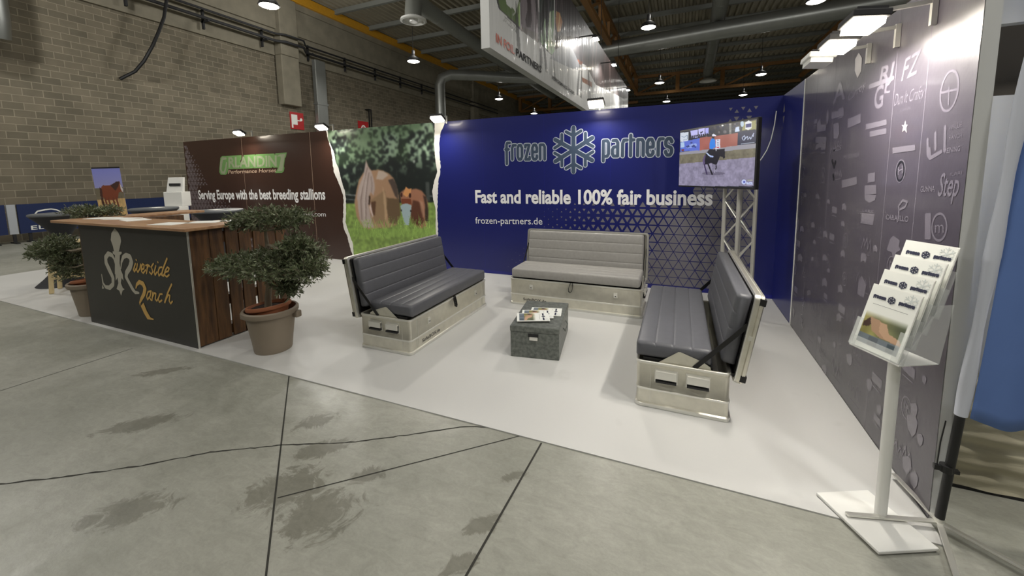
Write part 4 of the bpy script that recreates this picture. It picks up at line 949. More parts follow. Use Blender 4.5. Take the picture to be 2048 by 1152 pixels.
sm = P.mask([(180, 575), (1180, 480), (1180, 980), (170, 980)]); P.shade(sm, 16, .10, 5); P.shade(sm, 40, .07, 8)
P.poly([(180, 540), (1180, 420), (1180, 485), (180, 575)], (150, 148, 158))
for k in range(60):
    g_ = np.random.default_rng(50+k); x_ = g_.uniform(330, 930); y_ = 400-(x_-190)*.18-g_.uniform(20, 170); P.ell(x_, y_, g_.uniform(8, 22), g_.uniform(10, 26), [(18, 20, 30), (70, 66, 70), (110, 104, 110), (24, 30, 60)][k % 4], .8)
P.poly([(320, 262), (415, 245), (415, 345), (335, 350)], (190, 188, 240)); P.poly([(422, 238), (505, 225), (505, 318), (430, 335)], (196, 194, 246)); P.poly([(512, 225), (558, 218), (555, 300), (515, 310)], (170, 170, 240))
P.poly([(445, 275), (470, 268), (485, 262), (478, 285), (462, 292), (455, 305)], (30, 30, 60)); 
for k in range(9): P.ell(345+k*24, 336-k*4, 10, 16, (22, 24, 36))
P.ell(735, 190, 12, 12, (255, 255, 250)); P.poly([(820, 160), (850, 155), (850, 470), (830, 470)], (210, 206, 190), .45); P.poly([(905, 215), (950, 205), (955, 265), (895, 275)], (200, 214, 240))
P.poly([(190, 288), (295, 275), (292, 400), (190, 405)], (206, 214, 226)); P.line([(205, 330), (240, 345), (280, 315), (280, 370), (230, 380)], 7, (110, 130, 160))
P.poly([(190, 410), (445, 355), (440, 515), (240, 525), (190, 535)], (92, 112, 206)); P.poly([(195, 412), (240, 405), (245, 470), (195, 480)], (170, 196, 228))
for k in range(12): g_ = np.random.default_rng(90+k); P.ell(g_.uniform(250, 390), g_.uniform(410, 480), g_.uniform(10, 24), 12, [(40, 52, 110), (160, 180, 230)][k % 2], .8)
P.poly([(205, 500), (238, 497), (238, 520), (205, 522)], (120, 50, 40))
P.poly([(442, 352), (935, 288), (928, 452), (440, 515)], (158, 92, 82)); P.shade(P.mask([(442, 352), (935, 288), (928, 452), (440, 515)]), 8, .08, 3)
P.poly([(935, 275), (1170, 245), (1170, 412), (932, 450)], (26, 34, 66)); P.line([(1000, 380), (990, 350), (1020, 320), (1030, 350), (1010, 385), (1060, 330), (1062, 375), (1090, 340), (1100, 370), (1140, 290), (1130, 340)], 8, (190, 200, 226)); P.line([(975, 432), (1150, 408)], 6, (180, 190, 210))
P.poly([(1000, 150), (1170, 120), (1170, 240), (990, 255)], (146, 144, 96)); P.poly([(1030, 150), (1075, 125), (1115, 145), (1112, 225), (1070, 250), (1030, 235)], (222, 224, 226)); P.poly([(1035, 175), (1110, 160), (1108, 210), (1035, 222)], (34, 42, 110)); P.ell(990, 170, 22, 38, (176, 196, 214))
P.poly([(648, 372), (705, 366), (704, 488), (650, 496)], (214, 216, 232)); P.poly([(658, 468), (692, 464), (692, 484), (658, 488)], (186, 60, 76)); 
for y_ in (385, 415, 445): P.ell(676, y_, 9, 9, (110, 116, 150))
P.ell(620, 815, 150, 22, (96, 90, 110), .7)
P.poly([(565, 490), (566, 440), (574, 395), (600, 352), (625, 358), (640, 385), (645, 470), (600, 500)], (40, 128, 226)); P.poly([(600, 310), (620, 298), (652, 318), (650, 330), (604, 332)], (226, 226, 240)); P.poly([(598, 330), (634, 330), (630, 362), (600, 360)], (44, 40, 44))
P.poly([(480, 640), (500, 585), (535, 535), (570, 495), (640, 500), (680, 498), (765, 492), (768, 610), (748, 622), (735, 600), (702, 592), (684, 640), (664, 690), (640, 700), (590, 680), (545, 690), (520, 700), (500, 690)], (16, 14, 28)); P.poly([(478, 650), (495, 590), (520, 570), (505, 640), (510, 700), (488, 700)], (92, 78, 116))
P.line([(500, 690), (510, 740), (535, 830)], 18, (60, 48, 84)); P.line([(545, 680), (575, 760), (605, 832)], 20, (18, 16, 28)); P.line([(650, 690), (655, 740), (640, 770)], 14, (18, 16, 30)); P.line([(608, 690), (610, 730)], 10, (110, 106, 130)); P.line([(640, 760), (632, 808)], 8, (168, 164, 186))
P.line([(530, 545), (560, 580), (615, 600)], 16, (190, 206, 240)); P.line([(575, 590), (612, 596)], 20, (168, 186, 232)); P.line([(645, 480), (655, 520)], 8, (220, 220, 236))
P.ell(1012, 925, 30, 32, (196, 206, 244)); P.rect(1045, 930, 1125, 958, (196, 206, 240)); P.rect(1058, 900, 1125, 908, (196, 206, 150)); P.ell(1016, 925, 14, 16, (90, 100, 180)); P.line([(1060, 935), (1120, 950)], 5, (80, 84, 150))
me = P.mesh('screen_picture', lambda u, v: (.006+(SW-.012)*u, .002, .004+(SH-.01)*(1-v))); link('screen_picture', me, attr_mat('lit_screen', .25, emit=1.0), t, label='lit picture on the screen')

# ============================================================== COUNTER
t = thing('reception_counter', 'wooden pallet counter with black front board and wide wooden top', 'counter', (-7.3, -3.56, .007))
CH = 1.135
MB().box(0, -.012, 0, 2.01, 0, CH).obj('front_board', M_blackpanel, t, label='black front board')
MB().box(2.01, -.014, 0, 2.018, 0.0, CH).obj('edge_profile', M_alu_b, t)
sl = MB(); yy = .004
for k in range(10):
    w_ = (.17, .125, .12, .12, .12, .10, .10, .1, .1, .1)[k]; gp = (.004, .022, .012, .03, .02, .018, .012, .02, .012, .02)[k]
    if yy+w_ > 1.02: break
    MB().box(1.985, yy, random.uniform(0, .012), 2.007, yy+w_, CH-random.uniform(0, .01)).obj('pallet_plank', M_wood, t, bevel=.003); yy += w_+gp
for z in (.03, .34, .66, .98): MB().box(1.88, .02, z, 1.985, 1.0, z+.10).obj('pallet_bearer', M_wood, t)
MB().box(-.1, .02, .03, 0.0, 1.02, CH).obj('left_side', M_wood, t)
MB().box(.02, .0, .3, 1.88, .09, .4).box(.02, .0, .95, 1.88, .09, 1.05).obj('front_bearer', M_wood, t)
# U shaped top
for (x0, y0, x1, y1) in ((-.52, -.06, 2.08, .42), (-.52, .425, -.12, 1.35), (1.55, .425, 2.08, 1.05)):
    MB().box(x0, y0, CH, x1, y1, CH+.03).obj('counter_top', M_top, t, bevel=.006)
CP = Plane((-7.3, -3.572, 0), (1, 0, 0))
inv = Matrix.Translation((7.3, 3.56, -.007))
o1 = (180, 430); s1 = 4.1125
a = Art(CP, .001)
a.pxstroke([(97, 490, 8), (108, 560, 14), (130, 592, 20), (162, 598, 26), (190, 570, 26), (190, 515, 30), (160, 450, 36), (134, 395, 34), (130, 350, 30), (152, 318, 28), (182, 330, 26), (200, 360, 18), (208, 400, 8)], None, o1, s1, 1.4)
a.pxpoly([(103, 570), (118, 604), (100, 606)], o1, s1)
a.obj('silver_letter', M_silver, t, label='silver letter S', inv=inv)
a = Art(CP, .001)
a.pxstroke([(255, 440, 8), (260, 385, 16), (275, 345, 24), (300, 330, 28), (330, 345, 32), (342, 385, 34), (330, 430, 34), (302, 475, 30), (298, 510, 26), (325, 560, 26), (352, 610, 26), (372, 636, 20), (402, 640, 12)], None, o1, s1, 1.4)
a.obj('silver_letter', M_silver, t, label='silver letter R', inv=inv)
a = Art(CP, .0018)
for q in ([(204, 108), (232, 140), (252, 180), (258, 215), (243, 285), (240, 300), (200, 300), (190, 255), (172, 205), (178, 150)], [(188, 298), (262, 303), (262, 318), (247, 330), (243, 485), (206, 485), (207, 330), (190, 318)],
          [(208, 400), (246, 400), (255, 450), (272, 490), (278, 540), (262, 518), (256, 560), (272, 600), (287, 610), (270, 622), (258, 664), (243, 622), (220, 608), (235, 560), (228, 515), (214, 540), (210, 485)]): a.pxpoly(q, o1, s1)
a.obj('silver_lily', M_silver, t, label='silver lily emblem', inv=inv)
a = Art(CP, .0026)
S = lambda pts, w_=11: a.pxstroke([(x_, y_, w_) for x_, y_ in pts], None, o1, s1, 1.3)
S([(376, 400), (360, 450), (368, 466), (382, 440)]); a.pxstroke([(382, 368, 14), (384, 372, 14)], None, o1, s1)
S([(392, 402), (386, 450), (396, 470), (414, 440), (420, 405), (430, 432)]); S([(425, 452), (446, 440), (448, 410), (436, 402), (426, 425), (426, 462), (440, 478), (460, 452)])
S([(462, 415), (478, 408), (468, 480)]); S([(472, 440), (486, 412), (497, 425)]); S([(524, 400), (508, 425), (520, 465), (508, 488), (492, 470)])
S([(544, 418), (530, 470), (538, 494), (552, 470)]); a.pxstroke([(560, 386, 14), (562, 390, 14)], None, o1, s1)
S([(594, 428), (574, 432), (562, 470), (570, 500), (590, 478)]); S([(636, 358), (604, 440), (592, 492), (606, 500), (618, 480)], 13); S([(618, 470), (646, 462), (654, 438), (640, 428), (622, 455), (618, 495), (634, 508), (654, 492)])
a.obj('gold_word', M_gold, t, label='gold script word Riverside', inv=inv)
a = Art(CP, .0026)
a.pxstroke([(380, 600, 10), (388, 570, 20), (410, 550, 28), (438, 565, 34), (455, 605, 34), (446, 650, 30), (425, 690, 24), (412, 722, 14), (416, 742, 6)], None, o1, s1, 1.2)
a.pxpoly([(420, 748), (443, 720), (470, 790), (500, 842), (527, 853), (525, 863), (476, 857), (448, 810)], o1, s1)
S([(500, 625), (480, 632), (468, 670), (476, 695), (494, 672)]); S([(506, 625), (494, 682), (506, 700)]); S([(520, 635), (512, 702)]); S([(514, 680), (532, 640), (545, 645), (540, 692), (552, 706), (562, 690)])
S([(596, 650), (578, 650), (564, 690), (574, 716), (594, 700)]); S([(674, 570), (642, 640), (618, 718)], 13); S([(624, 700), (646, 655), (660, 662), (654, 706), (666, 728), (680, 710)])
a.obj('gold_word', M_gold, t, label='gold script word Ranch', inv=inv)
# leaflets lying on the counter
gl = 'leaflets lying on the wooden counter top'
for k, (x, y, an, lb) in enumerate(((-7.45, -3.3, .25, 'leaflet lying at the left end of the counter top'), (-7.1, -3.05+.0, .35, 'leaflet near the left rear edge of the counter top'), (-6.75, -3.3, -.2, 'leaflet at the middle of the counter top'), (-5.85, -3.42, .2, 'leaflet on the right front of the counter top'), (-5.65, -3.2, .5, 'leaflet behind another on the right end of the counter'), (-5.45, -3.0, -.1, 'leaflet farthest right on the counter top by the olive tree'))):
    y = min(y, -3.27) if y > -3.2 and x < -5.9 else y
    o = MB().box(-.15, -.105, 0, .15, .105, .004).obj('leaflet', M_paper); o.location = (x, y, CH+.0375); o.rotation_euler = (0, 0, an); tag(o, lb, 'leaflet', gl)

# ============================================================== OLIVE TREES
def olive(label, loc, clouds, trunk, seed, group='potted olive trees beside the counter', leaves=2600, rz=0):
    R = random.Random(seed)
    t = thing('potted_olive_tree', label, 'potted tree', loc, rz, group)
    MB().lathe([(.0, 0), (.155, 0), (.16, .012), (.17, .1), (.195, .27), (.205, .345), (.228, .35), (.235, .365), (.235, .395), (.226, .405), (.212, .402), (.2, .36), (.19, .3), (0, .29)], 44).obj('outer_pot', M_pot, t, smooth=True)
    if seed == 1:
        for s in (-1, 1): MB().box(-.03, -.03, -.035, .03, .03, .03).obj('pot_handle', M_pot, t, bevel=.012).location = (s*.235*math.cos(.5), s*.235*math.sin(.5), .335)
    ip = MB().lathe([(.0, .30), (.15, .30), (.165, .40), (.185, .402), (.19, .415), (.185, .435), (.17, .437), (.16, .41), (.155, .39), (.0, .385)], 40); ip.v = [(x-.02, y, z+.12*(x)) for x, y, z in ip.v]; ip.obj('inner_pot', M_terra, t, smooth=True)
    so = MB().lathe([(0, .405), (.06, .408), (.12, .40), (.155, .398), (.155, .38), (0, .37)], 26, -.02); so.obj('soil', M_soil, t)
    tk = MB(); tk.tube(trunk, [.034, .027, .026, .024, .018, .012][:len(trunk)] if len(trunk) <= 6 else .02, 10)
    base = Vector(trunk[2])
    for (c, r) in clouds:
        c = Vector(c); k0 = Vector(trunk[min(range(len(trunk)), key=lambda i: (Vector(trunk[i])-c).length)])
        for q in range(5):
            e = c+Vector((R.uniform(-.7, .7)*r[0], R.uniform(-.7, .7)*r[1], R.uniform(-.5, .3)*r[2])); mid = k0.lerp(e, .5)+Vector((0, 0, -.03)); tk.tube([k0, mid, e], [.011, .008, .004], 6)
    tk.obj('trunk', M_bark, t, smooth=True)
    lf = MB(); tot = sum(r[0]*r[1]*r[2] for c, r in clouds)
    twigs = MB()
    for (c, r) in clouds:
        c = Vector(c); n = int(leaves*max(.12, r[0]*r[1]*r[2]/tot)/9)
        for q in range(n):
            while True:
                d = Vector((R.uniform(-1, 1), R.uniform(-1, 1), R.uniform(-1, 1)))
                if .35 < d.length < 1: break
            wob = 1+.16*math.sin(5*d.x+3*d.y+seed)+R.uniform(-.12, .12)
            p = c+Vector((d.x*r[0], d.y*r[1], d.z*r[2]))*wob; dr = (Vector((d.x, d.y, d.z*.6))+Vector((R.uniform(-.7, .7), R.uniform(-.7, .7), R.uniform(-.3, .9)))).normalized()
            Lt = R.uniform(.05, .10); twigs.bar(p, p+dr*Lt, .002)
            for k in range(9):
                b = p+dr*Lt*(k/8.0); sd = Vector((R.uniform(-1, 1), R.uniform(-1, 1), R.uniform(-1, 1))); ld = (dr*.8+sd*.9).normalized(); ll = R.uniform(.028, .05); wd = R.uniform(.0045, .0075)
                sdv = ld.cross(Vector((R.uniform(-1, 1), R.uniform(-1, 1), R.uniform(-.2, 1)))).normalized()*wd
                lf.add([b, b+ld*ll*.5+sdv, b+ld*ll, b+ld*ll*.5-sdv], [(0, 1, 2, 3)])
    lf.obj('foliage', M_leaf, t); twigs.obj('twigs', M_bark, t)
    return t
def rel(px, py, y, loc): p = at(px, py, 1, y); return (p.x-loc[0], p.y-loc[1], p.z-loc[2])
lr = (-4.62, -3.30, .007)
q = lambda px, py, dy=0.0: rel(px, py, lr[1]+dy, lr)
olive('potted olive tree in a taupe pot at the right end of the counter', lr, [
    (q(535, 530), (.46, .30, .075)), (q(600, 514, .1), (.20, .2, .09)), (q(470, 528, -.05), (.16, .16, .045)), (q(618, 542, .0), (.08, .12, .05)),
    (q(536, 436), (.26, .22, .040)), (q(578, 440), (.13, .15, .032)), (q(500, 445), (.10, .12, .028)), (q(596, 492), (.09, .1, .035)), (q(578, 574), (.03, .04, .03))],
    [(-.03, 0, .37), (-.02, .0, .5), (0, .01, .62), (.02, .01, .8), (.03, 0, 1.0), (.02, 0, 1.13)], 1, leaves=15000)
ll_ = (-7.66, -3.38, .007)
q = lambda px, py, dy=0.0: rel(px, py, ll_[1]+dy, ll_)
olive('potted olive tree partly hidden behind the left end of the counter', ll_, [
    (q(118, 497), (.36, .16, .10)), (q(90, 505), (.18, .14, .07)), (q(140, 530), (.18, .14, .14)), (q(165, 426, .1), (.24, .14, .03)), (q(205, 424, .25), (.26, .14, .025))],
    [(-.03, 0, .37), (-.03, .0, .5), (-.05, .01, .62), (-.08, .01, .8), (-.05, 0, 1.0), (0, 0, 1.12)], 2, leaves=12000)

# ============================================================== TABLES, STOOL, STANDS AT THE LEFT
def cocktail(x, y, r, label, zt=1.12):
    t = thing('cocktail_table', label, 'table', (x, y, .007), 0, 'standing tables with dark stretch covers')
    MB().lathe([(0, zt-.035), (r, zt-.035), (r+.006, zt-.02), (r, zt-.004), (r-.02, zt), (0, zt)], 44).obj('table_top', M_tabletop, t, smooth=True)
    pr = []
    for k in range(13):
        s = k/12; rr = r*(.10+.90*abs(1-2*s)**1.7) if s > .5 else r*(.10+.98*abs(1-2*s)**1.8); pr.append((rr, s*(zt-.035)))
    MB().lathe([(0, 0.001)]+[(max(a_, .05), max(b, .002)) for a_, b in pr]+[(0, zt-.036)], 44).obj('stretch_cover', M_spandex, t, smooth=True)
    return t
cocktail(-10.06, -2.80, .33, 'dark covered standing table behind the left olive tree')
cocktail(-9.75, -1.72, .34, 'dark covered standing table left of the white leaflet stand')
cocktail(-7.95, -1.72, .34, 'dark covered standing table behind the right end of the counter')
o = MB().box(-.1, -.07, 0, .1, .07, .003).obj('leaflet', M_paper); o.location = (-9.7, -1.7, 1.128); tag(o, 'white leaflet on the standing table left of the leaflet stand', 'leaflet')
o = MB().box(-.1, -.07, 0, .1, .07, .003).obj('leaflet', M_paper); o.location = (-7.95, -1.75, 1.128); tag(o, 'white leaflet on the standing table behind the counter', 'leaflet')
t = thing('bar_stool', 'pale pine bar stool with thin metal footrest under the left olive tree', 'stool', (-9.46, -2.95, .007), 1.01)
for (sx, sy) in ((-1, -1), (1, -1), (1, 1), (-1, 1)): MB().bar((sx*.19, sy*.17, .004), (sx*.15, sy*.14, .70), .045).obj('leg', M_pine, t, bevel=.004)
MB().box(-.19, -.18, .70, .19, .18, .735).obj('seat', M_pine, t, bevel=.008)
for a_, b_ in (((-.185, -.165, .22), (.185, -.165, .22)), ((-.185, .165, .22), (.185, .165, .22)), ((-.185, -.165, .27), (-.185, .165, .27)), ((.185, -.165, .27), (.185, .165, .27))): MB().bar(a_, b_, .033).obj('stretcher', M_pine, t)
MB().tube([(-.165, -.15, .52), (.165, -.15, .52)], .006, 8).obj('metal_footrest', M_alu_b, t)
# white leaflet stand
p = at(348, 420, 1, -.9); t = thing('leaflet_stand', 'white plastic leaflet stand in front of the block wall beside the brown wall', 'leaflet stand', (p.x, -.9, .007), .25)
k_ = 1.05
MB().box(-.28, -.22, 0, .28, .22, .02).obj('base', M_white, t, bevel=.008)
for (z0, z1, y0, w_) in ((.02, .62, -.16, .50), (.62, 1.06, -.08, .46), (1.06, 1.36, 0.0, .44)):
    MB().box(-w_/2, y0, z0, w_/2, y0+.2, z1).obj('tier', M_white, t, bevel=.01)
MB().add([(-.2, .05, 1.36), (.2, .05, 1.36), (.17, .12, 1.66), (-.2, .12, 1.66), (-.2, .1, 1.36), (.2, .1, 1.36), (.17, .16, 1.66), (-.2, .16, 1.66)], [(0, 1, 2, 3), (7, 6, 5, 4), (0, 4, 5, 1), (1, 5, 6, 2), (2, 6, 7, 3), (3, 7, 4, 0)]).obj('header', M_white, t, bevel=.006)
MB().box(-.13, .063, 1.48, .13, .085, 1.535).obj('header_slot', M_rubber, t, label='dark grey slot in the header')
MB().box(-.14, -.175, .72, -.10, -.158, .98).obj('clip', M_wpaint, t)
# picture board
M_pp = attr_mat('poster_print', .4, coat=.15)
rb = (-9.35, -2.45)
PB = Plane((rb[0], rb[1], 0), (.36, .93, 0))
tl = PB.px(182, 337); tr = PB.px(239, 337); b1 = PB.px(256, 430)
lean = math.atan2(b1[0]-tr[0], tr[1]-b1[1])
w_ = tr[0]-tl[0]
P = Paint(90, 200, (150, 156, 214))
P.a[:] = np.stack([130+40*P.Y*3, 136+30*P.Y*3, 214-P.Y*60], -1)
P.rect(0, .17, 1, .28, (112, 104, 84)); P.rect(0, .27, 1, .45, (196, 164, 110)); P.rect(0, .44, 1, .60, (160, 124, 44)); P.rect(0, .60, 1, 1.01, (204, 200, 226)); P.shade(P.mask([(0, .25), (1, .25), (1, .6), (0, .6)]), 40, .12, 4)
P.poly([(.22, .16), (.3, .145), (.5, .15), (.62, .14), (.78, .12), (.9, .115), (.92, .135), (.98, .19), (.96, .22), (.88, .21), (.8, .22), (.74, .27), (.6, .28), (.4, .275), (.3, .28), (.22, .25), (.18, .2)], (124, 62, 36)); P.poly([(.55, .15), (.8, .118), (.9, .12), (.84, .16), (.7, .2)], (66, 40, 30)); P.poly([(.9, .13), (.98, .19), (.95, .22), (.9, .18)], (214, 208, 206))
for x_ in (.28, .4, .56, .68): P.line([(x_, .26), (x_+.04, .35), (x_+.03, .445)], .06, (110, 58, 38)); P.line([(x_+.03, .41), (x_+.03, .445)], .07, (210, 200, 190) if x_ < .5 else (100, 54, 36))
P.line([(.2, .17), (.17, .25), (.2, .34)], .08, (70, 40, 30)); P.poly([(.55, .66), (.8, .64), (.86, .7), (.76, .78), (.6, .76)], (60, 60, 74))
Hh = tl[1]/math.cos(lean)+.01
t = thing('picture_board', 'tall picture banner of a brown horse leaning behind the counter', 'banner', tuple(PB.p(tl[0]+math.tan(lean)*tl[1], .03)), math.atan2(.93, .36))
rotm = Matrix.Rotation(-lean, 4, 'Y')
bd = MB().box(0, 0.002, 0, w_, .006, Hh-.03); bd.v = [tuple(rotm @ Vector(v)) for v in bd.v]; bd.obj('board', M_wpaint, t)
bd = MB().box(0, -.004, Hh-.045, w_, .022, Hh-.025); bd.v = [tuple(rotm @ Vector(v)) for v in bd.v]; bd.obj('top_rail', M_black, t)
me = P.mesh('banner_picture', lambda u, v: tuple(rotm @ Vector((w_*u, 0, (Hh-.045)*(1-v)+.0)))); link('banner_picture', me, M_pp, t, label='picture of a brown horse in a field')
MB().box(-.05, -.12, -.023, w_+.05, .12, .02).obj('foot', M_rubber, t)

# ============================================================== HANGING BANNER
XB_ = -4.0
HB = Plane((XB_, 0, 0), (0, 1, 0))
pb = at(980, 85, 0, XB_); yA = pb.y; zB = 3.66; zT = 6.32; yE = 18.2
t = thing('hanging_banner', 'large white box banner with horse pictures wrapped in clear film, hanging from the roof', 'hanging banner', (XB_, yA, zB))
MB().box(-.16, 0, 0, -.004, yE-yA, zT-zB).obj('banner_frame', M_wpaint, t)
def bmp(x, y):
    u, v = HB.px(970+x/7.68, y/7.68); return ((u-yA)/(yE-yA), 1-(v-zB)/(zT-zB))
P = Paint(760, 150, (212, 212, 210), bmp)
zu = lambda pts: [p for p in pts]
P.poly([(-400, -900), (1400, -900), (2400, 1400), (900, 700), (540, 460), (210, 130), (160, -60)], (70, 66, 70))
P.poly([(190, -100), (540, -100), (540, 420), (450, 330), (340, 240), (240, 150), (215, 60)], (92, 112, 66)); P.poly([(310, -60), (540, -60), (470, 200), (400, 260), (380, 220), (400, 130), (330, 60)], (206, 208, 204)); P.poly([(410, 110), (470, 180), (440, 220), (380, 290), (360, 200)], (92, 112, 66))
P.poly([(545, -300), (820, -300), (820, 650), (560, 470)], (128, 118, 124)); P.poly([(640, -100), (700, -100), (720, 300), (700, 420), (640, 420), (620, 300), (650, 150)], (58, 44, 50)); P.poly([(550, 400), (820, 520), (820, 660), (560, 470)], (120, 114, 112))
P.poly([(832, -300), (1070, -300), (1070, 900), (832, 660)], (58, 66, 64)); P.poly([(860, 520), (930, 260), (990, 180), (1065, 160), (1070, 890), (840, 640)], (156, 190, 146)); P.poly([(930, -50), (1010, -50), (990, 200), (960, 640), (935, 640), (930, 300), (890, 250), (880, 560), (860, 480), (850, 200)], (40, 38, 44))
P.poly([(1078, -300), (1300, -300), (1600, 600), (1500, 900), (1200, 700), (1085, 640)], (56, 48, 52)); P.poly([(1095, 170), (1150, 200), (1190, 340), (1160, 480), (1110, 490), (1085, 330)], (196, 140, 96)); P.poly([(1400, 900), (1500, 950), (1480, 1000), (1380, 950)], (150, 80, 50))
P.poly([(1080, 760), (1300, 650), (1500, 1100), (1300, 1040), (1000, 900)], (150, 152, 158))
P.poly([(1600, 400), (2500, 1200), (2600, 1750), (1700, 1300), (1500, 900)], (70, 58, 56)); P.poly([(1480, 1180), (1640, 1260), (1640, 1340), (1500, 1260)], (140, 92, 66))
P.poly([(830, -300), (832, 660), (826, 655), (822, -300)], (220, 220, 220)); P.poly([(1070, -300), (1076, 900), (1066, 890), (1060, -300)], (224, 224, 224)); P.poly([(541, -300), (548, 460), (540, 455), (536, -300)], (222, 222, 222))
for k in range(8):
    g_ = np.random.default_rng(200+k); x_ = 290+k*26; P.line([(x_, 240+k*24), (x_+30, 280+k*24), (x_-10, 320+k*22), (x_+40, 340+k*24)], 7, (150, 150, 148))
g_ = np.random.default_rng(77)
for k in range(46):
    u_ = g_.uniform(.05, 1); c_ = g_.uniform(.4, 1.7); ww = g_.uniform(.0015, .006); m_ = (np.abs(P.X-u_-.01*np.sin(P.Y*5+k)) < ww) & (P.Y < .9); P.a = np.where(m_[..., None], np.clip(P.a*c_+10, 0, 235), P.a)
me = P.mesh('banner_print', lambda u, v: (.0, (yE-yA)*u, (zT-zB)*(1-v)))
link('banner_print', me, attr_mat('film_wrapped_print', .5, coat=.22, bump=.35, bscale=1.4, stretch=(1, 2.0, .35)), t, label='printed face with horse pictures under clear film')
inv = Matrix.Translation((-XB_, -yA, -zB))
Z4 = lambda x, y: (970+x/7.68, y/7.68)
a = Art(HB, .012); a.pxtext('IN FOIL', Z4(165, 640), Z4(445, 835), 17, .03); a.obj('red_lettering', mat('red_orange_ink', (196, 84, 54), rough=.4), t, label='red lettering', inv=inv)
a = Art(HB, .012); a.pxtext('PARTNERS', Z4(468, 850), Z4(860, 1120), 15, .03); a.obj('black_lettering', M_rubber, t, label='black word PARTNERS', inv=inv)
a = Art(HB, .012); a.pxtext('PERFORMANCE HORSES', (1104, 158), (1148, 190), 7, .02); a.obj('black_lettering', M_rubber, t, label='black lettering', inv=inv)
for k, y_ in enumerate((.4, 5, 10, 14.5)): MB().tube([(-.08, y_, zT-zB), (-.08, y_, 9.8-zB)], .012, 6).obj('suspension_cable', M_rubber, t)
for (px, py, lb) in ((1192, 78, 'white lamp clipped on the hanging banner, nearest of the three'), (1228, 130, 'white lamp clipped on the hanging banner, middle of the three'), (1256, 180, 'white lamp clipped on the far end of the hanging banner')):
    p = at(px, py, 0, XB_+.5); t2 = thing('banner_lamp', lb, 'lamp', tuple(p), 0, 'lamps clipped on the hanging banner')
    MB().bar((-.494, 0, .12), (0, 0, .12), .03).obj('arm', M_rubber, t2); MB().box(-.08, -.16, .0, .08, .16, .06).obj('housing', M_rubber, t2, bevel=.01)
    MB().box(-.07, -.15, -.012, .07, .15, 0).obj('lamp_face', M_lamp, t2)
    L = bpy.data.lights.new('banner_light', 'SPOT'); L.energy = 90; L.spot_size = math.radians(140); L.spot_blend = .6; L.shadow_soft_size = .12; L.color = (1, .98, .95)
    lo = bpy.data.objects.new('banner_light', L); col.objects.link(lo); lo.parent = t2; lo.location = (0, 0, -.03); lo.rotation_euler = (0, .75, 0)

# ============================================================== BROCHURE STAND, FLAG, NEIGHBOUR BOOTH
cS = [G(1632, 993), G(1757, 1114), G(1878, 1107)]; c4 = cS[0]+(cS[2]-cS[1])
t = thing('brochure_stand', 'white floor stand holding four tiers of brochures by the logo wall', 'brochure stand', (0, 0, 0))
q = [cS[0], cS[1], cS[2], c4]; nn_ = len(q)
MB().add([(p.x, p.y, .009) for p in q]+[(p.x, p.y, .023) for p in q], [(3, 2, 1, 0), (4, 5, 6, 7), (0, 1, 5, 4), (1, 2, 6, 5), (2, 3, 7, 6), (3, 0, 4, 7)]).obj('base_plate', M_white, t, bevel=.003)
pb_ = Vector((-.205, -3.55, 0))
MB().tube([pb_+Vector((0, 0, .023)), pb_+Vector((.0, 0, .80))], .0225, 24).obj('pole', M_white, t, smooth=True)
hu = (G(1757, 1114)-G(1632, 993)).normalized()       # to the reader's right
hn = Vector((hu.y, -hu.x, 0))                         # towards the reader
if hn.dot(Vector(CAM)-pb_) < 0: hn = -hn
cen = at(1749, 706, 2, .80); 
def hm(tier):
    """matrix of the sheet in tier k: origin bottom centre"""
    o = Vector((cen.x, cen.y, .80)) - hn*(.047*tier) + Vector((0, 0, .067*tier)) + hu*(.0*tier)
    back = -hn; lean_ = math.radians(17)
    z = (Vector((0, 0, 1))*math.cos(lean_)+back*math.sin(lean_)); y_ = z.cross(hu)
    M_ = Matrix.Identity(4)
    for r_ in range(3): M_[r_][0] = hu[r_]; M_[r_][1] = y_[r_]; M_[r_][2] = z[r_]; M_[r_][3] = o[r_]
    return M_
for k in range(4):
    Mk = hm(k)
    def TM(mb): mb.v = [tuple(Mk @ Vector(v)) for v in mb.v]; return mb
    w2 = .112; hh = .12 if k else .13
    f_ = TM(MB().box(-w2, -.018, 0, -w2+.03, -.0155, hh).box(w2-.03, -.018, 0, w2, -.0155, hh).box(-w2, -.018, 0, w2, -.0155, .045)).obj('pocket_front', M_acryl, t)
    TM(MB().box(-w2, .012, -.01, w2, .0145, .20)).obj('pocket_back', M_acryl, t)
    TM(MB().box(-w2, -.0155, 0, -w2+.0025, .012, hh)).obj('pocket_side', M_acryl, t); TM(MB().box(w2-.0025, -.0155, 0, w2, .012, hh)).obj('pocket_side', M_acryl, t)
    TM(MB().box(-w2, -.0155, -.003, w2, .012, 0)).obj('pocket_floor', M_acryl, t)
    brochure(['brochure with horse photo in the lowest front tier of the stand', 'brochure in the second tier of the stand', 'brochure in the third tier of the stand', 'brochure in the topmost rear tier of the stand'][k], Mk @ Matrix.Translation((0, -.006, .001)), 'brochures in the floor stand')
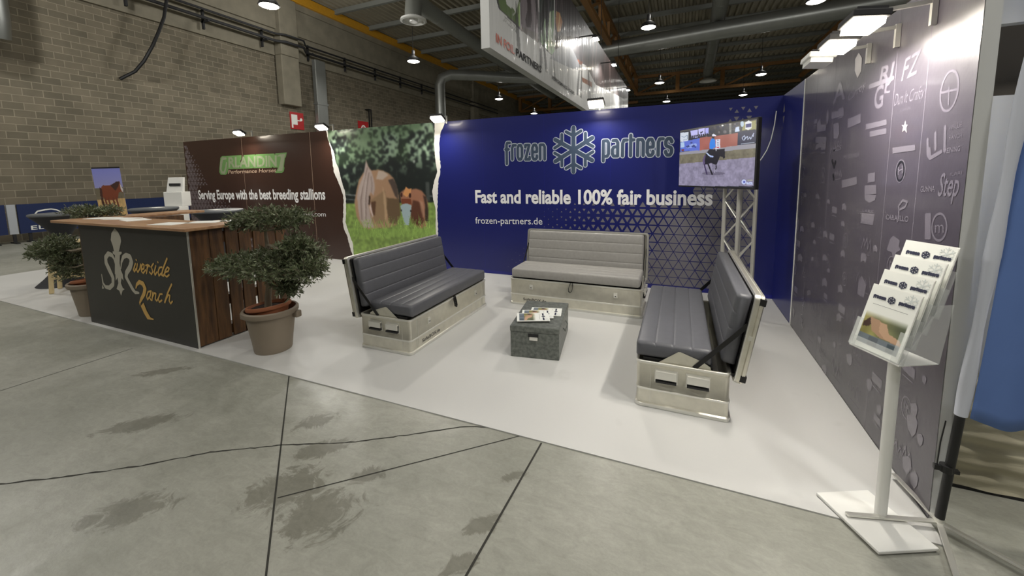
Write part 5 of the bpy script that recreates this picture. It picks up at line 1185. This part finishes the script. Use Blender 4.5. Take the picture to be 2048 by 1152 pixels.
# side cheeks and support of the rack
o = Vector((cen.x, cen.y, .80)); up_ = Vector((0, 0, 1)); bk = -hn
for s in (1, -1):
    e = o+hu*(.1135*s); pts = [e+hn*.01-up_*.004, e+bk*.17-up_*.004, e+bk*.21+up_*.25, e+bk*.15+up_*.25]
    MB().add([p for p in pts]+[p+hu*.0025*s for p in pts], [(0, 1, 2, 3), (7, 6, 5, 4), (0, 4, 5, 1), (1, 5, 6, 2), (2, 6, 7, 3), (3, 7, 4, 0)]).obj('rack_cheek', M_acryl, t)
pts = [o+hu*.113+hn*.01, o-hu*.113+hn*.01, o-hu*.113+bk*.17, o+hu*.113+bk*.17]; pts = [p-up_*.004 for p in pts]
MB().add(pts+[p-up_*.004 for p in pts], [(0, 1, 2, 3), (7, 6, 5, 4), (0, 4, 5, 1), (1, 5, 6, 2), (2, 6, 7, 3), (3, 7, 4, 0)]).obj('rack_floor', M_white, t)
# beach flag
fb = Vector((.012, -3.515, 0))
t = thing('beach_flag', 'blue cloth flag with white sleeve on a black pole and silver cross foot', 'flag', tuple(fb))
for (px, py) in ((1693, 1028), (1788, 948), (1916, 1160), (2075, 1152)):
    e = at(px, py, 2, .034)-fb; z0 = .034
    MB().bar((0, 0, z0+.006), (e.x, e.y, z0), .022, .009).obj('foot_bar', M_alu_b, t, bevel=.002)
MB().tube([(0, 0, .034), (0, 0, .06)], .018, 16).obj('socket', M_alu_b, t, smooth=True)
tx = .055
MB().tube([(0, 0, .05), (tx*.6, 0, .62)], .0165, 16).obj('pole', M_black, t, smooth=True)
MB().tube([(tx*.6, 0, .62), (tx*2.9, 0, 2.9)], .009, 12).obj('upper_pole', M_black, t, smooth=True)
cl = MB().tube([(.003, 0, .285), (.003, 0, .315)], .023, 14).box(.018, -.01, .285, .045, .01, .3).box(-.04, -.012, .29, -.015, .004, .312); cl.obj('clip', M_black, t)
MB().tube([(-.017, -.005, .52), (-.028, -.008, .42), (-.03, -.005, .31)], .0025, 6).obj('elastic_cord', M_black, t)
M_sleeve = mat('white_flag_sleeve', (206, 210, 222), rough=.75); M_flag = mat('blue_flag_cloth', (98, 128, 190), rough=.8, noise=.06, nscale=3)
for m_ in (M_flag, M_sleeve): m_.node_tree.nodes['Principled BSDF'].inputs['Alpha'].default_value = .96
rings = []
for k in range(24):
    z = .555+k*.1; rr = .021+.004*math.sin(k*1.1); cx_ = tx*z; rings.append([(cx_+rr*math.cos(2*PI*j/14), rr*math.sin(2*PI*j/14), z) for j in range(14)])
MB().loft(rings, True, False).obj('sleeve', M_sleeve, t, smooth=True)
nx, nz = 36, 40; vs = []
for i in range(nx):
    for j in range(nz):
        u = i/(nx-1); z0 = .555-.12*max(0, u-.12)-.03*math.sin(u*9); z = z0+(2.9-z0)*j/(nz-1); amp = .022*u**.5
        vs.append((tx*z+.021+.62*u, amp*math.sin(u*21+z*1.3)+.02*math.sin(u*7-z*2), z))
fs = [(i*nz+j, (i+1)*nz+j, (i+1)*nz+j+1, i*nz+j+1) for i in range(nx-1) for j in range(nz-1)]
ob = MB().add(vs, fs).obj('cloth', M_flag, t, smooth=True, label='blue flag cloth'); so_ = ob.modifiers.new('thickness', 'SOLIDIFY'); so_.thickness = .0015
# neighbour booth
M_beige = mat('beige_fabric', (190, 184, 160), rough=.85, noise=.04, nscale=4, bump=.5, bscale=4, stretch=(.8, 1, 5))
nx, nz = 90, 90; vs = []
for i in range(nx):
    for j in range(nz):
        u = i/(nx-1); v = j/(nz-1); x_ = .10+2.3*u; z = .015+.60*v
        n_ = .006*math.sin(z*48+3.2*math.sin(x_*4.2))+.005*math.sin(z*90+x_*13+2*math.sin(x_*9))+.004*math.sin(x_*30+z*22)
        vs.append((x_, -3.16+n_, z))
fs = [(i*nz+j, (i+1)*nz+j, (i+1)*nz+j+1, i*nz+j+1) for i in range(nx-1) for j in range(nz-1)]
t = thing('neighbour_partition', 'beige fabric covered partition of the next booth behind the blue flag', 'partition wall', (0, 0, 0))
ob = MB().add(vs, fs).obj('fabric', M_beige, t, smooth=True, label='wrinkled beige fabric')
MB().box(.056, -3.145, 0, 2.5, -3.10, 1.94).obj('board', M_wpaint, t); MB().box(.092, -3.165, 0.0, 2.5, -3.15, .014).obj('bottom_rail', M_black, t)
t = thing('booth_beam', 'pale grey beam at the top right corner above the next booth', 'beam', (.056, -3.13, 2.26))
MB().box(0, 0, 0, 2.4, .05, .24).obj('beam', M_wpaint, t)
tag(MB().box(.10, -2.6, 0, 2.5, -2.55, 2.6).obj('dark_curtain', M_dark), 'dark curtain behind the next booth partition', 'curtain')
